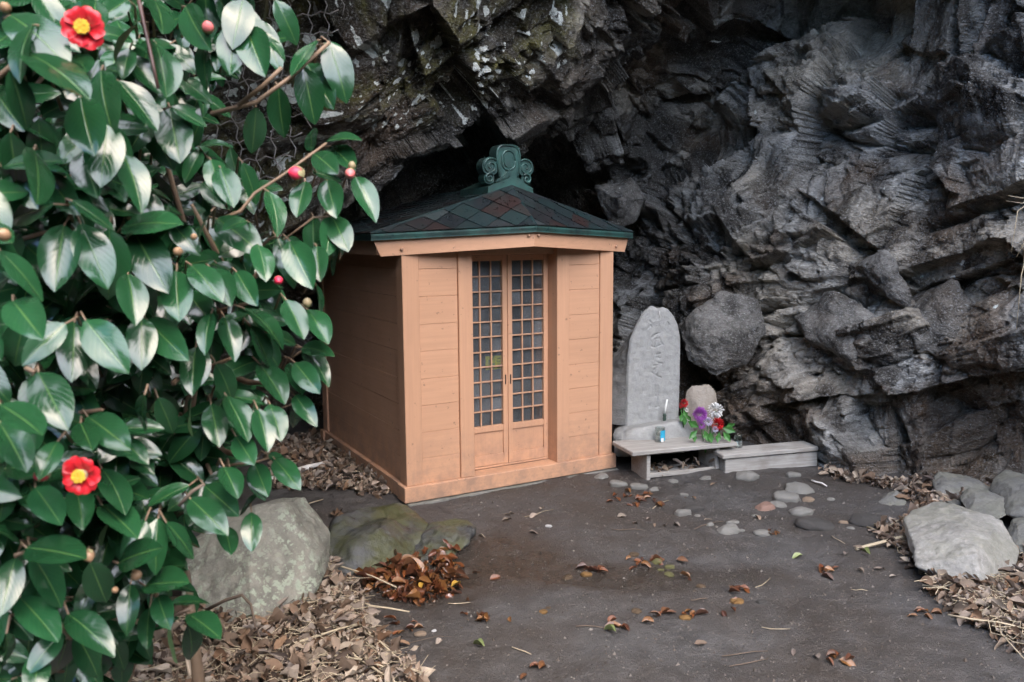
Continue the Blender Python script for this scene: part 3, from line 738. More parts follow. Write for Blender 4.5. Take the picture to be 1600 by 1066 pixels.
for sx in (-1, 1):
    for (cx_, cz_, r_, turns) in ((.118, .102, .054, 1.6), (.125, .034, .034, 1.3)):
        prism('scroll_disc', ppoly(sx*cx_, cz_, r_, 24), (0. if r_ > .05 else .004), .08, M_COPPER, fin)
        sp = []
        for k in range(40):
            t = k/39; a = -sx*t*turns*2*math.pi+(math.pi*.75 if sx > 0 else math.pi*.25)
            rr_ = r_*.92*(1-.82*t)
            sp.append((sx*cx_+rr_*math.cos(a), -.003, cz_+rr_*math.sin(a)))
        bm = bmesh.new(); add_tube(bm, sp, [.0065*(1-.35*k/39) for k in range(40)], 6); bm_obj('scroll', bm, M_COPPER, fin)
for sx in (-1, 1):
    prism('crest', [(sx*.088, .012), (sx*.082, .028), (sx*.04, .048), (0, .085), (0, .045)], -.014, .01, M_COPPER, fin)
# notice and small things behind the glass
def sp_(x, y, z): return shr.matrix_basis @ Vector((x, y, z))
def m_notice():
    b = NB('yellow printed notice'); uv = b.n('ShaderNodeSeparateXYZ'); b.l(b.tc.outputs['Object'], uv.inputs[0])
    rowm = b.math('GREATER_THAN', b.math('SINE', b.math('MULTIPLY', uv.outputs[2], 330.)), .1)
    chars = b.math('GREATER_THAN', b.noise(260, 1, .5), .5)
    left_ = b.math('GREATER_THAN', uv.outputs[0], .012)
    f = b.math('MULTIPLY', b.math('MULTIPLY', rowm, chars), left_)
    c = b.mix(f, (.85, .72, .05), (.08, .10, .06))
    c = b.mix(b.math('MULTIPLY', b.math('LESS_THAN', b.math('ABSOLUTE', b.math('SUBTRACT', uv.outputs[0], -.025)), .022), b.math('GREATER_THAN', b.noise(55, 2, .5), .52)), c, (.30, .42, .12))
    b.P(Base_Color=c, Roughness=.6); return b.m
o = box('notice', (-.066, .066, -.001, .001, -.042, .042), m_notice(), None, 0)
o.location = sp_(.645, .136, .735); o.rotation_euler = (0, 0, YAW)
tag(o, 'yellow printed notice card behind the lattice glass of the shrine door', 'notice')

# ---------------------------------------------------------------- monument and offerings
def P(px, py, d): return Vector(at(px, py, d))
def frame_at(o, loc, rz): o.location = loc; o.rotation_euler = (0, 0, rz); return o
mon = empty('stone_monument', (0, 0, 0))
mz0 = .225
mp_ = gp(1020, 664, mz0)                     # foot of the inscribed face
YM = R(12)
frame_at(mon, (mp_[0], mp_[1], mz0), YM)
tag(mon, 'tall pale granite memorial stone with cursive carved inscription beside the shrine', 'memorial stone')
mpp = np.linalg.norm(mp_-CAM)*.985/FPX       # metres per photo pixel there
HM = (664-481)*mpp*1.005; WM = 87*mpp/math.cos(YM)
nu, nv = 84, 190
U, Vv_ = np.meshgrid(np.linspace(0, 1, nu), np.linspace(0, 1, nv))
prof_l = np.interp(Vv_, [0, .3, .6, .73, .845, .92, .98, 1.], [-.5, -.49, -.465, -.432, -.333, -.256, -.18, -.12])
prof_r = np.interp(Vv_, [0, .3, .6, .73, .845, .92, .98, 1.], [.5, .505, .51, .50, .449, .372, .265, .18])
xx = (prof_l+(prof_r-prof_l)*U)*WM; zz = Vv_*HM
zz = zz + (.010*np.sin(U*7)-.05*(U-.55)**2)*Vv_**8
strokes = [[(330,275),(355,255),(385,245)],[(360,285),(352,310),(345,335)],[(330,345),(350,352),(380,340),(397,334)],[(394,313),(412,330)],[(352,290),(385,283),(390,300)],
 [(362,405),(392,400)],[(378,400),(372,440),(362,458)],[(362,428),(388,432)],[(370,460),(385,472),(408,476)],
 [(340,490),(380,486)],[(330,540),(342,550)],[(345,520),(362,512)],[(355,555),(375,572),(400,580)],[(368,500),(358,540)],
 [(356,640),(360,720)],[(378,640),(380,700)],[(370,720),(384,716)],[(376,730),(380,790)],[(366,808),(392,800)],
 [(305,150),(318,165)],[(310,190),(300,205)],[(312,180),(322,196)],[(445,165),(460,182)],[(450,190),(462,186)]]
pxs = 950+np.array([p[0] for s_ in strokes for p in s_])/4.844
dep = np.zeros_like(xx)
for s_ in strokes:
    pp = [((950+a/4.844-1021)*mpp/math.cos(YM), (664-(470+b/4.844))*mpp) for a, b in s_]
    for (ax, az), (bx, bz) in zip(pp, pp[1:]):
        tx, tz = bx-ax, bz-az; L2 = tx*tx+tz*tz+1e-12
        t = np.clip(((xx-ax)*tx+(zz-az)*tz)/L2, 0, 1)
        dd = np.hypot(xx-ax-t*tx, zz-az-t*tz)
        dep = np.maximum(dep, np.clip((1-dd/.0075)*1.5, 0, 1))
G = np.stack([xx.ravel(), np.zeros(xx.size), zz.ravel()], 1)
edge = np.minimum(U, 1-U).ravel()
yy = (dep.ravel()*.007 + .005*fbm(G*30, 3, 130)+.004*fbm(G*7, 2, 131) + .02*np.clip(1-edge/.035, 0, 1)**2+.02*np.clip((Vv_.ravel()-.97)/.03, 0, 1)**2)
ff = np.stack([xx.ravel(), yy, zz.ravel()], 1).reshape(nv, nu, 3)
me = grid_mesh('face', ff, M_GRANITE); link(bpy.data.objects.new('inscribed_face', me), mon)
# rough back and flanks: rings swept behind the outline of the face
out = np.concatenate([ff[:, 0], ff[-1, 1:-1], ff[::-1, -1]], 0)
rings = []
for k in range(13):
    t = k/12
    p = out.copy(); taper = 1-.10*t
    cx_ = .02
    p[:, 0] = (p[:, 0])*taper - .24*t*np.clip(1.05-p[:, 2]/HM, 0, 1)*(p[:, 0] < 0)
    p[:, 0] += (p[:, 0] < 0)*t*.13*np.clip(p[:, 2]/HM*1.5-.3, 0, 1)
    p[:, 2] *= 1-.06*t
    p[:, 1] += .22*t
    nz = fbm(p*9+3, 4, 140, .6)
    p[:, 0] += (nz*.022)*min(1, t*6)*np.sign(p[:, 0]); p[:, 1] += .012*nz*min(1, t*4)
    p[:, 2] = np.maximum(p[:, 2]-.01*abs(0), 0)
    rings.append(p)
me = grid_mesh('flank', np.array(rings), m_stone('rough split granite', (.15, .15, .14), (.27, .265, .25), .9, sc=12)); link(bpy.data.objects.new('flank', me), mon)
mesh_obj('back', rings[-1], [list(range(len(out)))], M_GRANITE, mon)
tube('wax_drip', [(.035, -.004, HM*.965), (.036, -.004, HM*.91)], .003, M_WHITE, mon)
bs = rock_mesh('plinth_stone', [at(q_[0], q_[1], q_[2]+.14) for q_ in ((957,678,5.32),(985,671,5.2),(1035,664,5.22),(1080,655,5.3),(1084,676,5.3),(1078,705,5.28),(1020,712,5.2),(960,716,5.25),(1090,655,5.65),(1095,700,5.65),(965,660,5.75),(965,700,5.75),(1060,650,5.7))], M_GRANITE, None, 4, .012, .008, 31)
tag(bs, 'rough grey plinth stone under the tall inscribed memorial stone', 'plinth stone')
sm_ = px_rock('standing_stone', [(1068,640,5.55),(1070,612,5.5),(1080,602,5.48),(1108,601,5.47),(1119,612,5.48),(1122,650,5.5),(1118,705,5.5),(1075,705,5.52),(1095,650,5.43)], M_TANST, .16, None, seed=33, amp=.01, fine=.004)
tag(sm_, 'small rounded tan stone standing behind the bunch of flowers', 'stone')
# offering table
def gpv(px, py, z=0.): return Vector(gp(px, py, z))
pa, pb = gpv(1011, 747), gpv(1124, 735)
YB = math.atan2(pb.y-pa.y, pb.x-pa.x)
tb = frame_at(empty('offering_table'), (pa.x, pa.y, gz1(pa.x, pa.y)-.004), YB)
tag(tb, 'low weathered plank table with open shelf in front of the memorial stone', 'table')
LB = (pb-pa).length
DT = .24
th_ = .205-.002
box('table_top', (-.12, LB+.105, -.035, DT+.02, th_-.028, th_), M_GREYWOOD, tb, .005)
box('leg', (-.002, .024, 0, DT-.02, 0, th_-.029), M_GREYWOOD, tb, .003)
box('leg', (LB-.026, LB, 0, DT-.02, 0, th_-.029), M_GREYWOOD, tb, .003)
box('stretcher', (.0245, LB-.0265, .012, .032, .012, .04), M_GREYWOOD, tb, .003)
box('shelf', (.0245, LB-.0265, .033, DT-.03, .012, .022), M_GREYWOOD, tb, .002)
# second plank bench
pa2, pb2 = gpv(1133, 741), gpv(1277, 729)
YB2 = math.atan2(pb2.y-pa2.y, pb2.x-pa2.x); LB2 = (pb2-pa2).length
pbn = frame_at(empty('plank_bench'), (pa2.x, pa2.y, gz1(pa2.x, pa2.y)-.006), YB2)
tag(pbn, 'low grey plank bench lying against the foot of the cliff', 'bench')
box('front_board', (0, LB2, 0, .028, .003, .098), M_GREYWOOD, pbn, .004)
o = box('seat_plank', (-.025, LB2-.003, -.015, .15, .099, .13), M_GREYWOOD, pbn, .006); o.rotation_euler = (0, R(-.6), 0)
box('end_board', (.004, .03, .0285, .14, 0, .096), M_GREYWOOD, pbn, .004)
box('end_board', (LB2-.04, LB2-.012, .0285, .14, 0, .096), M_GREYWOOD, pbn, .004)
ztop = tb.location.z+th_
# sake glass with paper label
def on_table(px, py): return gpv(px, py, ztop)
gpos = on_table(1031, 690)
gl = frame_at(empty('glass_cup'), gpos, 0); tag(gl, 'small glass cup with blue and white label on the plank table', 'cup')
bm = bmesh.new(); add_lathe(bm, [(.001, .001), (.029, .001), (.031, .006), (.0325, .09), (.0335, .093), (.0305, .093), (.0295, .01), (.001, .008)], n=24); bm_obj('bowl', bm, M_CLEAR, gl)
def arc_label(a0, a1, z0, z1, r, mat, name):
    n = 8; V = [(r*math.cos(a0+(a1-a0)*k/n), r*math.sin(a0+(a1-a0)*k/n), z) for z in (z0, z1) for k in range(n+1)]
    mesh_obj(name, V, [(k, k+1, k+n+2, k+n+1) for k in range(n)], mat, gl, True)
M_BLUE = m_plain('bright blue print', (.03, .36, .55), .5, .1)
arc_label(R(-95), R(-25), .012, .078, .0338, M_BLUE, 'label'); arc_label(R(-88), R(-55), .004, .030, .0344, M_WHITE, 'label')
bm = bmesh.new(); add_lathe(bm, [(.001, .03), (.016, .032), (.02, .045), (.014, .062), (.001, .068)], n=10); bm_obj('wax_stub', bm, M_WHITE, gl)
# candle in a dark holder
cpos = gpv(1038, 676, ztop-.002)
cn = frame_at(empty('candle'), cpos, 0); tag(cn, 'thin white candle in a dark green ribbed holder before the memorial stone', 'candle')
bm = bmesh.new(); add_lathe(bm, [(.02, 0), (.02, .008), (.010, .014)]+[(.011+.0025*(k % 2), .02+.011*k) for k in range(10)]+[(.007, .132), (.001, .133)], n=12); bm_obj('holder', bm, m_plain('dark green glass', (.035, .06, .045), .35), cn)
tube('wax', [(0, 0, .13), (.006, 0, .17), (.016, 0, .225)], [.0062, .006, .0055], m_plain('white wax', (.8, .8, .76), .5, .05), cn, 8)
# jars
for px, py, rr_, hh, lab in ((1153, 699, .028, .082, 'empty clear glass jar at the right end of the plank table'), (1139, 692, .027, .07, 'cloudy glass jar tucked behind the flowers')):
    if lab.startswith('empty'): p = gpv(px, py, pbn.location.z+.131)
    else: p = gpv(1136, 694, ztop); p = tb.matrix_basis @ Vector((LB+.07, .20, th_))
    o = frame_at(empty('glass_jar'), p, 0); tag(o, lab, 'jar')
    bm = bmesh.new(); add_lathe(bm, [(.001, .001), (rr_, .001), (rr_, hh*.8), (rr_*.82, hh*.93), (rr_*.85, hh), (rr_*.78, hh), (rr_*.76, hh*.92), (rr_*.92, hh*.78), (rr_*.9, .008), (.001, .007)], n=20); bm_obj('body', bm, M_CLEAR, o)
    bm = bmesh.new(); add_tube(bm, [(rr_*.84*math.cos(a), rr_*.84*math.sin(a), hh) for a in np.linspace(0, 6.2832, 17)], .0022, 5); bm_obj('rim', bm, M_CLEAR, o)
# flowers
def pom(name, c, r, mat, parent, n=90, wd=.34, up=.25):
    V, Fc = [], []
    for k in range(n):
        ph = math.acos(1-2*(k+.5)/n*.86); th2 = k*2.39996
        dv = Vector((math.sin(ph)*math.cos(th2), -math.cos(ph), math.sin(ph)*math.sin(th2)))
        sd = dv.cross(Vector((0, 0, 1))); sd = sd.normalized() if sd.length > .01 else Vector((1, 0, 0)); nn = sd.cross(dv)
        L_ = r*random.uniform(.82, 1.08); wq = r*wd*random.uniform(.8, 1.1)
        base = dv*r*.2
        b0 = len(V)
        for (a, b_, c_) in ((-.25, .25, 0), (.25, .25, 0), (.5, .75, .10), (.28, 1., .02), (-.28, 1., .02), (-.5, .75, .10)):
            V.append(base+sd*wq*a+dv*(L_-r*.2)*b_+nn*c_*r)
        Fc.append(tuple(range(b0, b0+6)))
    o = mesh_obj(name, V, Fc, mat, parent); o.location = c; return o
M_RED = m_plain('red petal', (.50, .015, .02), .45, .25, 60); M_PURP = m_plain('purple petal', (.36, .09, .42), .5, .3, 80)
M_PWH = m_plain('white petal', (.74, .74, .72), .5, .06, 60); M_LILAC = m_plain('pale lilac petal', (.58, .52, .66), .5, .15, 60)
M_GLEAF = m_plain('bouquet leaf green', (.045, .16, .03), .45, .35, 40)
def bunch(name, label, heads, base, leaves):
    t = frame_at(empty(name), base, 0); tag(t, label, 'flowers')
    for (px, py, d_, r, mt, n) in heads:
        c = P(px, py, d_)-Vector(base); h_ = pom('flower_head', c, r, mt, t, n, .17 if mt is M_PURP else .34)
        tube('stem', [(0, 0, .0), tuple(c*.6+Vector((0, .012, 0))), tuple(c+Vector((0, .01, -.005)))], .003, M_GLEAF, t, 5)
    for (px, py, d_, L_, a) in leaves:
        c = P(px, py, d_)-Vector(base); dx, dz = math.cos(a)*L_, math.sin(a)*L_
        mesh_obj('leaf', [c, c+Vector((dx*.5-dz*.28, -.012, dz*.5+dx*.28)), c+Vector((dx, -.02, dz)), c+Vector((dx*.5+dz*.28, -.012, dz*.5-dx*.28)), c+Vector((dx*.5, -.004, dz*.5))],
                 [(0, 4, 1), (1, 4, 2), (2, 4, 3), (3, 4, 0)], M_GLEAF, t)
fb_ = gpv(1104, 712, .03); fb_ = P(1102, 708, 5.30)
bunch('flower_bunch', 'bunch of purple, white and red flowers in front of small tan stone',
      [(1094, 648, 5.30, .052, M_PURP, 150), (1119, 641, 5.30, .053, M_PWH, 60), (1121, 663, 5.27, .046, M_RED, 70), (1107, 659, 5.26, .03, M_LILAC, 50), (1118, 671, 5.24, .022, M_LILAC, 40), (1096, 664, 5.27, .03, M_PURP, 60)],
      fb_, [(1092,668,5.25,.09,2.6),(1090,672,5.24,.08,-2.4),(1100,672,5.24,.08,-1.2),(1128,668,5.25,.09,-.3),(1130,674,5.24,.08,-1.0),(1124,675,5.23,.07,-1.8),(1110,675,5.23,.07,-1.5),(1085,676,5.25,.06,-1.6),(1132,668,5.26,.07,.4)])
bunch('flower_bunch', 'small bunch of red flowers between the memorial stone and small tan stone',
      [(1069, 630, 5.40, .03, M_RED, 60), (1073, 641, 5.39, .016, M_PWH, 30), (1064, 634, 5.41, .018, M_RED, 40)], P(1068, 668, 5.40),
      [(1068,640,5.39,.06,-1.2),(1066,645,5.39,.06,-1.8),(1073,648,5.38,.05,-1.0),(1070,650,5.38,.06,-1.6)])

# ---------------------------------------------------------------- loose rocks
def rock(name, label, pts, mat, dp, **k):
    o = px_rock(name, pts, mat, dp, None, **k); tag(o, label, 'rock'); return o
rock('lichen_boulder', 'big flat faced boulder covered in pale lichen among camellia leaves', [(285,900,3.28),(300,840,3.4),(345,812,3.45),(405,793,3.45),(440,790,3.45),(470,835,3.42),(492,880,3.38),(490,925,3.3),(455,990,3.18),(395,960,3.08),(330,980,3.12),(285,960,3.2),(392,850,3.26),(390,900,3.16)], M_LICHEN, .34, sub=5, seed=3, amp=.022, fine=.008, rnd=.04)
rock('mossy_rock', 'low damp mossy bedrock hump beside the shrine corner', [(505,860,3.85),(525,815,4.1),(560,797,4.25),(610,792,4.35),(650,812,4.3),(668,850,4.1),(640,885,3.85),(590,905,3.7),(530,900,3.72),(590,835,3.9),(560,850,3.82)], M_MOSSY, .18, seed=5, sub=5, amp=.05, fine=.007, rnd=.1)
rock('mossy_rock', 'narrow mossy rock ridge running out of the mud beside wet leaves', [(645,850,4.05),(670,820,4.2),(700,820,4.2),(735,835,4.12),(722,860,3.98),(680,880,3.88),(650,880,3.88),(690,838,4.06)], M_MOSSY, .12, seed=6, sub=5, amp=.04, fine=.006, rnd=.1)
rock('angular_boulder', 'big pale angular boulder resting on leaf litter at the right', [(1426,845,3.72),(1445,825,3.85),(1510,803,3.9),(1565,815,3.85),(1592,862,3.72),(1588,885,3.62),(1538,921,3.40),(1500,905,3.45),(1430,885,3.55),(1470,905,3.52),(1500,840,3.62),(1525,865,3.45)], M_PALE, .32, sub=5, seed=8, amp=.014, fine=.008, rnd=.1)
rock('flat_rock', 'flat grey layered rock lying at the foot of the cliff', [(1464,768,4.55),(1480,753,4.62),(1530,757,4.6),(1567,772,4.5),(1560,792,4.4),(1500,790,4.42),(1468,783,4.48)], M_SLAB, .25, seed=9, amp=.015, rnd=.1)
rock('flat_rock', 'grey rock wedge behind the pale angular boulder', [(1508,795,4.25),(1525,777,4.3),(1570,780,4.25),(1585,800,4.15),(1560,812,4.1),(1515,812,4.12)], M_SLAB, .2, seed=10, amp=.012, rnd=.1)
rock('grey_boulder', 'grey boulder half out of view above the pale angular boulder', [(1570,790,4.2),(1582,765,4.25),(1610,748,4.3),(1660,760,4.2),(1670,810,4.1),(1610,820,4.05),(1575,808,4.1),(1615,785,4.05)], M_SLAB, .3, seed=12, amp=.012)
rock('corner_stone', 'brownish stone wedged at the right of the pale angular boulder', [(1575,850,3.9),(1590,820,3.95),(1625,815,3.9),(1640,850,3.8),(1610,870,3.75),(1585,868,3.8)], M_SLAB, .15, seed=14, amp=.01)
rock('grey_stone', 'small angular grey stone on the mud before the cliff foot', [(1370,788,4.62),(1385,776,4.66),(1400,769,4.66),(1415,780,4.6),(1418,800,4.5),(1385,800,4.52)], M_SLAB, .1, sub=3, seed=15, amp=.008)

# pebbles
peb_me = {}
def pebble(px, py, wpx, hpx, kind, label, group=None, rot=None):
    p = gp(px, py+hpx*.35); dist = np.linalg.norm(p-CAM); m = dist/FPX
    k = random.randrange(4)
    key = (k, kind)
    if key not in peb_me:
        bm = bmesh.new(); bmesh.ops.create_icosphere(bm, subdivisions=3, radius=1)
        co = np.array([v.co[:] for v in bm.verts]); co = np.sign(co)*np.abs(co)**.9
        co *= (1+.38*fbm(co*1.4+k*7.7, 3, 600+k))[:, None]
        for v, c_ in zip(bm.verts, co): v.co = c_
        mm = bpy.data.meshes.new('pebble'); bm.to_mesh(mm); bm.free(); mm.materials.append(PEB[kind]); mm.polygons.foreach_set('use_smooth', [True]*len(mm.polygons)); peb_me[key] = mm
    o = link(bpy.data.objects.new('pebble', peb_me[key]))
    rx = wpx*m/2*.86; rz = rx*random.uniform(.38, .55); ry = rx*random.uniform(.7, .95)
    o.scale = (rx, ry, rz); o.rotation_euler = (random.uniform(-.12, .12), random.uniform(-.12, .12), random.uniform(-.4, .4))
    if rot: rz *= rot
    o.location = (p[0], p[1]+ry*.3, gz1(p[0], p[1]+ry*.3)+rz*.05)
    tag(o, label, 'pebble', group)
G1 = 'pebbles scattered on the mud in front of the plank bench'
for px, py, a, b_, k in ((1251,758,46,22,'grey'),(1229,770,46,20,'grey'),(1217,781,28,14,'grey'),(1255,795,38,10,'grey'),(1139,822,40,18,'grey'),(1193,828,28,12,'grey'),(1299,776,14,9,'grey'),(1069,766,16,14,'grey'),(1067,795,32,16,'grey'),(1146,811,22,9,'grey'),(1169,744,40,14,'grey'),(1240,742,26,10,'grey'),(1110,815,14,8,'grey'),(1159,823,13,8,'grey'),(1180,800,10,6,'grey'),(1330,820,12,6,'grey'),(1090,800,11,7,'grey')):
    pebble(px, py, a, b_, k, 'smooth grey pebble on the mud in front of the plank bench', G1)
pebble(1197, 785, 34, 16, 'pink', 'pinkish oval pebble beside grey pebbles in front of the plank bench')
pebble(1264, 774, 20, 12, 'tan', 'round tan pebble between grey pebbles in front of the plank bench')
pebble(1318, 811, 16, 9, 'tan', 'small tan pebble on dark mud away from the grey pebbles')
for px, py, a, b_ in ((1277,814,60,20),(1360,811,56,16),(1190,935,20,8),(1085,790,36,10)):
    pebble(px, py, a, b_, 'dark', 'dark flat stone sunk in the mud', 'dark stones sunk in the mud', .4)
for px, py, a, b_ in ((966,751,34,14),(998,754,34,16),(940,742,26,10),(1022,760,18,8),(1103,746,20,9),(1052,748,18,9)):
    pebble(px, py, a, b_, 'grey', 'grey stone at the foot of the plank table', 'stones at the foot of the plank table')
for px, py, a, b_ in ((1027,868,20,12),(1046,876,18,13),(1046,889,17,9),(1033,882,12,8)):
    pebble(px, py, a, b_, 'green', 'wet olive pebble among russet leaves in the shallow puddle', 'olive pebbles in the shallow puddle')
for px, py, a, b_ in ((849,948,15,16),(916,889,22,12),(1072,956,20,14),(1153,934,22,12)):
    pebble(px, py, a, b_, 'ochre', 'wet ochre pebble on the dark mud', 'ochre pebbles on the mud')
for px, py, a, b_ in ((991,856,18,18),(995,940,18,20),(1096,906,16,14),(887,895,18,10),(857,944,9,6)):
    pebble(px, py, a, b_, 'brown', 'wet brown pebble half sunk in the mud', 'brown pebbles half sunk in mud')
pebble(625, 1030, 40, 22, 'white', 'white quartz stone at the edge of the leaf litter')
pebble(857, 817, 13, 10, 'white', 'white chip lying on the mud in front of the shrine')
pebble(678, 982, 9, 8, 'white', 'tiny white chip beside wet leaves on the mud')
pebble(657, 985, 20, 18, 'tan', 'pale rounded pebble beside the wet leaves on the mud')

# ---------------------------------------------------------------- fallen leaves
def leaf_grid(nu, nv, arch=.2, fold=.12, curl=.0, twist=0., wid=.46, seed=0, wav=.0, shape=0):
    r_ = random.Random(seed); V = []; UV = []
    for j in range(nv):
        t = j/(nv-1)
        hw = wid/2*(math.sin(math.pi*min(1, t**.90*.985+.012))**.66) if shape == 0 else wid/2*(math.sin(math.pi*(t*.97+.015))**.9)
        if t > .88: hw *= 1-.30*((t-.88)/.12)
        for i in range(nu):
            u = i/(nu-1)*2-1
            x = u*hw; z = fold*abs(u)**1.3*hw*2 - arch*t*t + curl*(u*u)*hw*2.5 + wav*math.sin(t*9+u*2+seed)*abs(u)
            a = twist*t; V.append((x*math.cos(a)-z*math.sin(a)*.5, t, z*math.cos(a)+x*math.sin(a))); UV.append((i/(nu-1), t))
    Fc = [(j*nu+i, j*nu+i+1, (j+1)*nu+i+1, (j+1)*nu+i) for j in range(nv-1) for i in range(nu-1)]
    return V, Fc, UV
def leaf_mesh(name, mat, *a, **k):
    V, Fc, UV = leaf_grid(*a, **k)
    m = bpy.data.meshes.new(name); m.from_pydata(V, [], Fc); m.polygons.foreach_set('use_smooth', [True]*len(Fc))
    uvl = m.uv_layers.new(name='UVMap')
    idx = [v for f in Fc for v in f]
    uvl.data.foreach_set('uv', np.array([UV[v] for v in idx], np.float32).ravel())
    m.materials.append(mat); return m
def dry_variants(mat, n=7):
    return [leaf_mesh('fallen_leaf', mat, 4, 6, arch=random.uniform(-.15, .3), fold=random.uniform(.0, .5), curl=random.uniform(0, .5), twist=random.uniform(-.8, .8), wid=random.uniform(.32, .6), seed=i, wav=.04) for i in range(n)]
DV = dry_variants(M_DRY); WV = dry_variants(M_WET, 5); GV = dry_variants(M_GREENLEAF, 2); YV = dry_variants(M_YELLOW, 2)
def inpoly(x, y, poly):
    c = False; n = len(poly)
    for i in range(n):
        (x0, y0), (x1, y1) = poly[i], poly[(i+1) % n]
        if (y0 > y) != (y1 > y) and x < (x1-x0)*(y-y0)/(y1-y0)+x0: c = not c
    return c
def fallen(x, y, z, vs_, size, label, group=None, tilt=.5):
    o = link(bpy.data.objects.new('fallen_leaf', random.choice(vs_)))
    o.location = (x, y, z); o.rotation_euler = (random.gauss(0, tilt), random.gauss(0, tilt), random.uniform(0, 6.28)); o.scale = (size, size, size)
    return tag(o, label, 'leaf', group)
def ptf(px, py): g = gp(px, py); return float(g[0]), float(g[1])
def poly_ground(poly): return [ptf(*p) for p in poly]
def sample(poly):
    xs = [p[0] for p in poly]; ys = [p[1] for p in poly]
    while True:
        x, y = random.uniform(min(xs), max(xs)), random.uniform(min(ys), max(ys))
        if inpoly(x, y, poly): return x, y
def litter(name, label, poly, n, size, mat, layers=.03, edge_fade=True):
    """a bed of leaves nobody could count, one object"""
    base = [np.array(leaf_grid(5, 7, arch=random.uniform(-.2, .45), fold=random.uniform(0, .6), curl=random.uniform(-.3, .8), twist=random.uniform(-1.3, 1.3), wid=random.uniform(.24, .5), seed=i, wav=.10)[0]) for i in range(10)]
    fc = np.array(leaf_grid(5, 7)[1])
    Vs, Fs, rn = [], [], []
    XY = [sample(poly) for k in range(n)]; ZZ = gz([p[0] for p in XY], [p[1] for p in XY])
    for k in range(n):
        x, y = XY[k]
        b_ = base[k % 10]*(size*random.uniform(.3, 1.15))*np.array([random.uniform(.7, 1.3), 1, random.uniform(.6, 1.6)])
        rot = np.array(Matrix.Rotation(random.uniform(0, 6.28), 3, 'Z') @ Matrix.Rotation(random.gauss(0, .5), 3, 'X') @ Matrix.Rotation(random.gauss(0, .5), 3, 'Y'))
        v = b_@rot.T+np.array([x, y, ZZ[k]+random.random()**1.5*layers+.004])
        Fs.append(fc+len(Vs)*35); Vs.append(v); rn += [random.random()]*35
    V = np.concatenate(Vs); Fq = np.concatenate(Fs)
    o = mesh_obj(name, V, Fq.tolist(), mat, None, True); fattr(o.data, 'rnd', rn)
    return tag(o, label, 'leaf litter', kind='stuff')
LA = poly_ground([(150,1120),(190,1000),(290,965),(440,960),(500,900),(560,925),(575,990),(640,1040),(680,1120)])
LBk = poly_ground([(425,690),(505,675),(575,728),(622,772),(590,778),(520,765),(425,765)])
LC = poly_ground([(1275,733),(1400,758),(1500,768),(1600,772),(1640,800),(1600,800),(1470,800),(1440,815),(1400,770),(1300,748)])
LD = poly_ground([(1370,830),(1430,810),(1500,815),(1600,860),(1640,900),(1640,1010),(1560,985),(1470,925),(1420,880),(1380,850)])
LDd = poly_ground([(1445,925),(1480,910),(1560,925),(1640,890),(1660,1020),(1600,1030),(1520,985)])
LE = poly_ground([(575,885),(640,870),(705,858),(722,890),(715,920),(660,945),(600,935),(560,915)])
LF = poly_ground([(505,850),(530,800),(520,900),(545,960),(500,930)])
litter('leaf_litter', 'thick bed of dry tan leaves below the lichen boulder', LA, 4600, .068, M_DRYS, .05)
litter('leaf_litter', 'brown dead leaves banked along the dark side of the shrine', LBk, 2200, .056, M_DRYS, .04)
litter('leaf_litter', 'dry leaves strewn along the foot of the cliff', LC, 800, .07, M_DRYS, .03)
litter('leaf_litter', 'dry leaves and stalks heaped round the pale angular boulder', LD, 1500, .062, M_DRYS, .03)
litter('leaf_litter', 'thick tan leaves in front of the pale angular boulder', LDd, 1500, .066, M_DRYS, .04)
litter('leaf_litter', 'wet russet leaves heaped against the mossy rock', LE, 340, .06, M_WETS, .018)
litter('leaf_litter', 'dry leaves caught between lichen boulder and mossy rock', LF, 160, .06, M_DRYS, .03)
for poly, n, vs_, lab, grp, lay in ((LA, 80, DV, 'dry tan leaf on top of the bed below the lichen boulder', 'leaves on the bed below the lichen boulder', .06),
                             (LDd, 36, DV, 'dry tan leaf on top of the heap before the pale angular boulder', 'leaves before the pale angular boulder', .05),
                             (LBk, 26, DV, 'dead brown leaf on the bank along the side of the shrine', 'leaves along the shrine side', .045),
                             (LC, 26, DV, 'dry leaf at the foot of the cliff', 'leaves at the foot of the cliff', .035),
                             (LE, 34, WV, 'wet russet leaf on the heap against the mossy rock', 'wet leaves against the mossy rock', .035)):
    for k in range(n):
        x, y = sample(poly); fallen(x, y, gz1(x, y)+lay*random.uniform(.7, 1), vs_, random.uniform(.055, .085), lab, grp, .35)
for px, py in ((840,805),(845,795),(795,800),(788,803),(785,815),(733,827),(748,835),(826,830),(978,806),(990,819),(1010,810),(1022,818),(1040,822),(1087,778),(1110,760),(1053,818),(640,1010),(1180,805),(1100,811),(1320,868),(1290,893),(1380,845),(1350,862),(1365,890),(1340,890),(1240,1012),(1280,1026),(1085,1003),(690,1000),(1390,905)):
    x, y = ptf(px, py); fallen(x, y, gz1(x, y)+.010, DV, random.uniform(.035, .06), 'single dry leaf lying on the bare mud', 'dry leaves on the bare mud', .18)
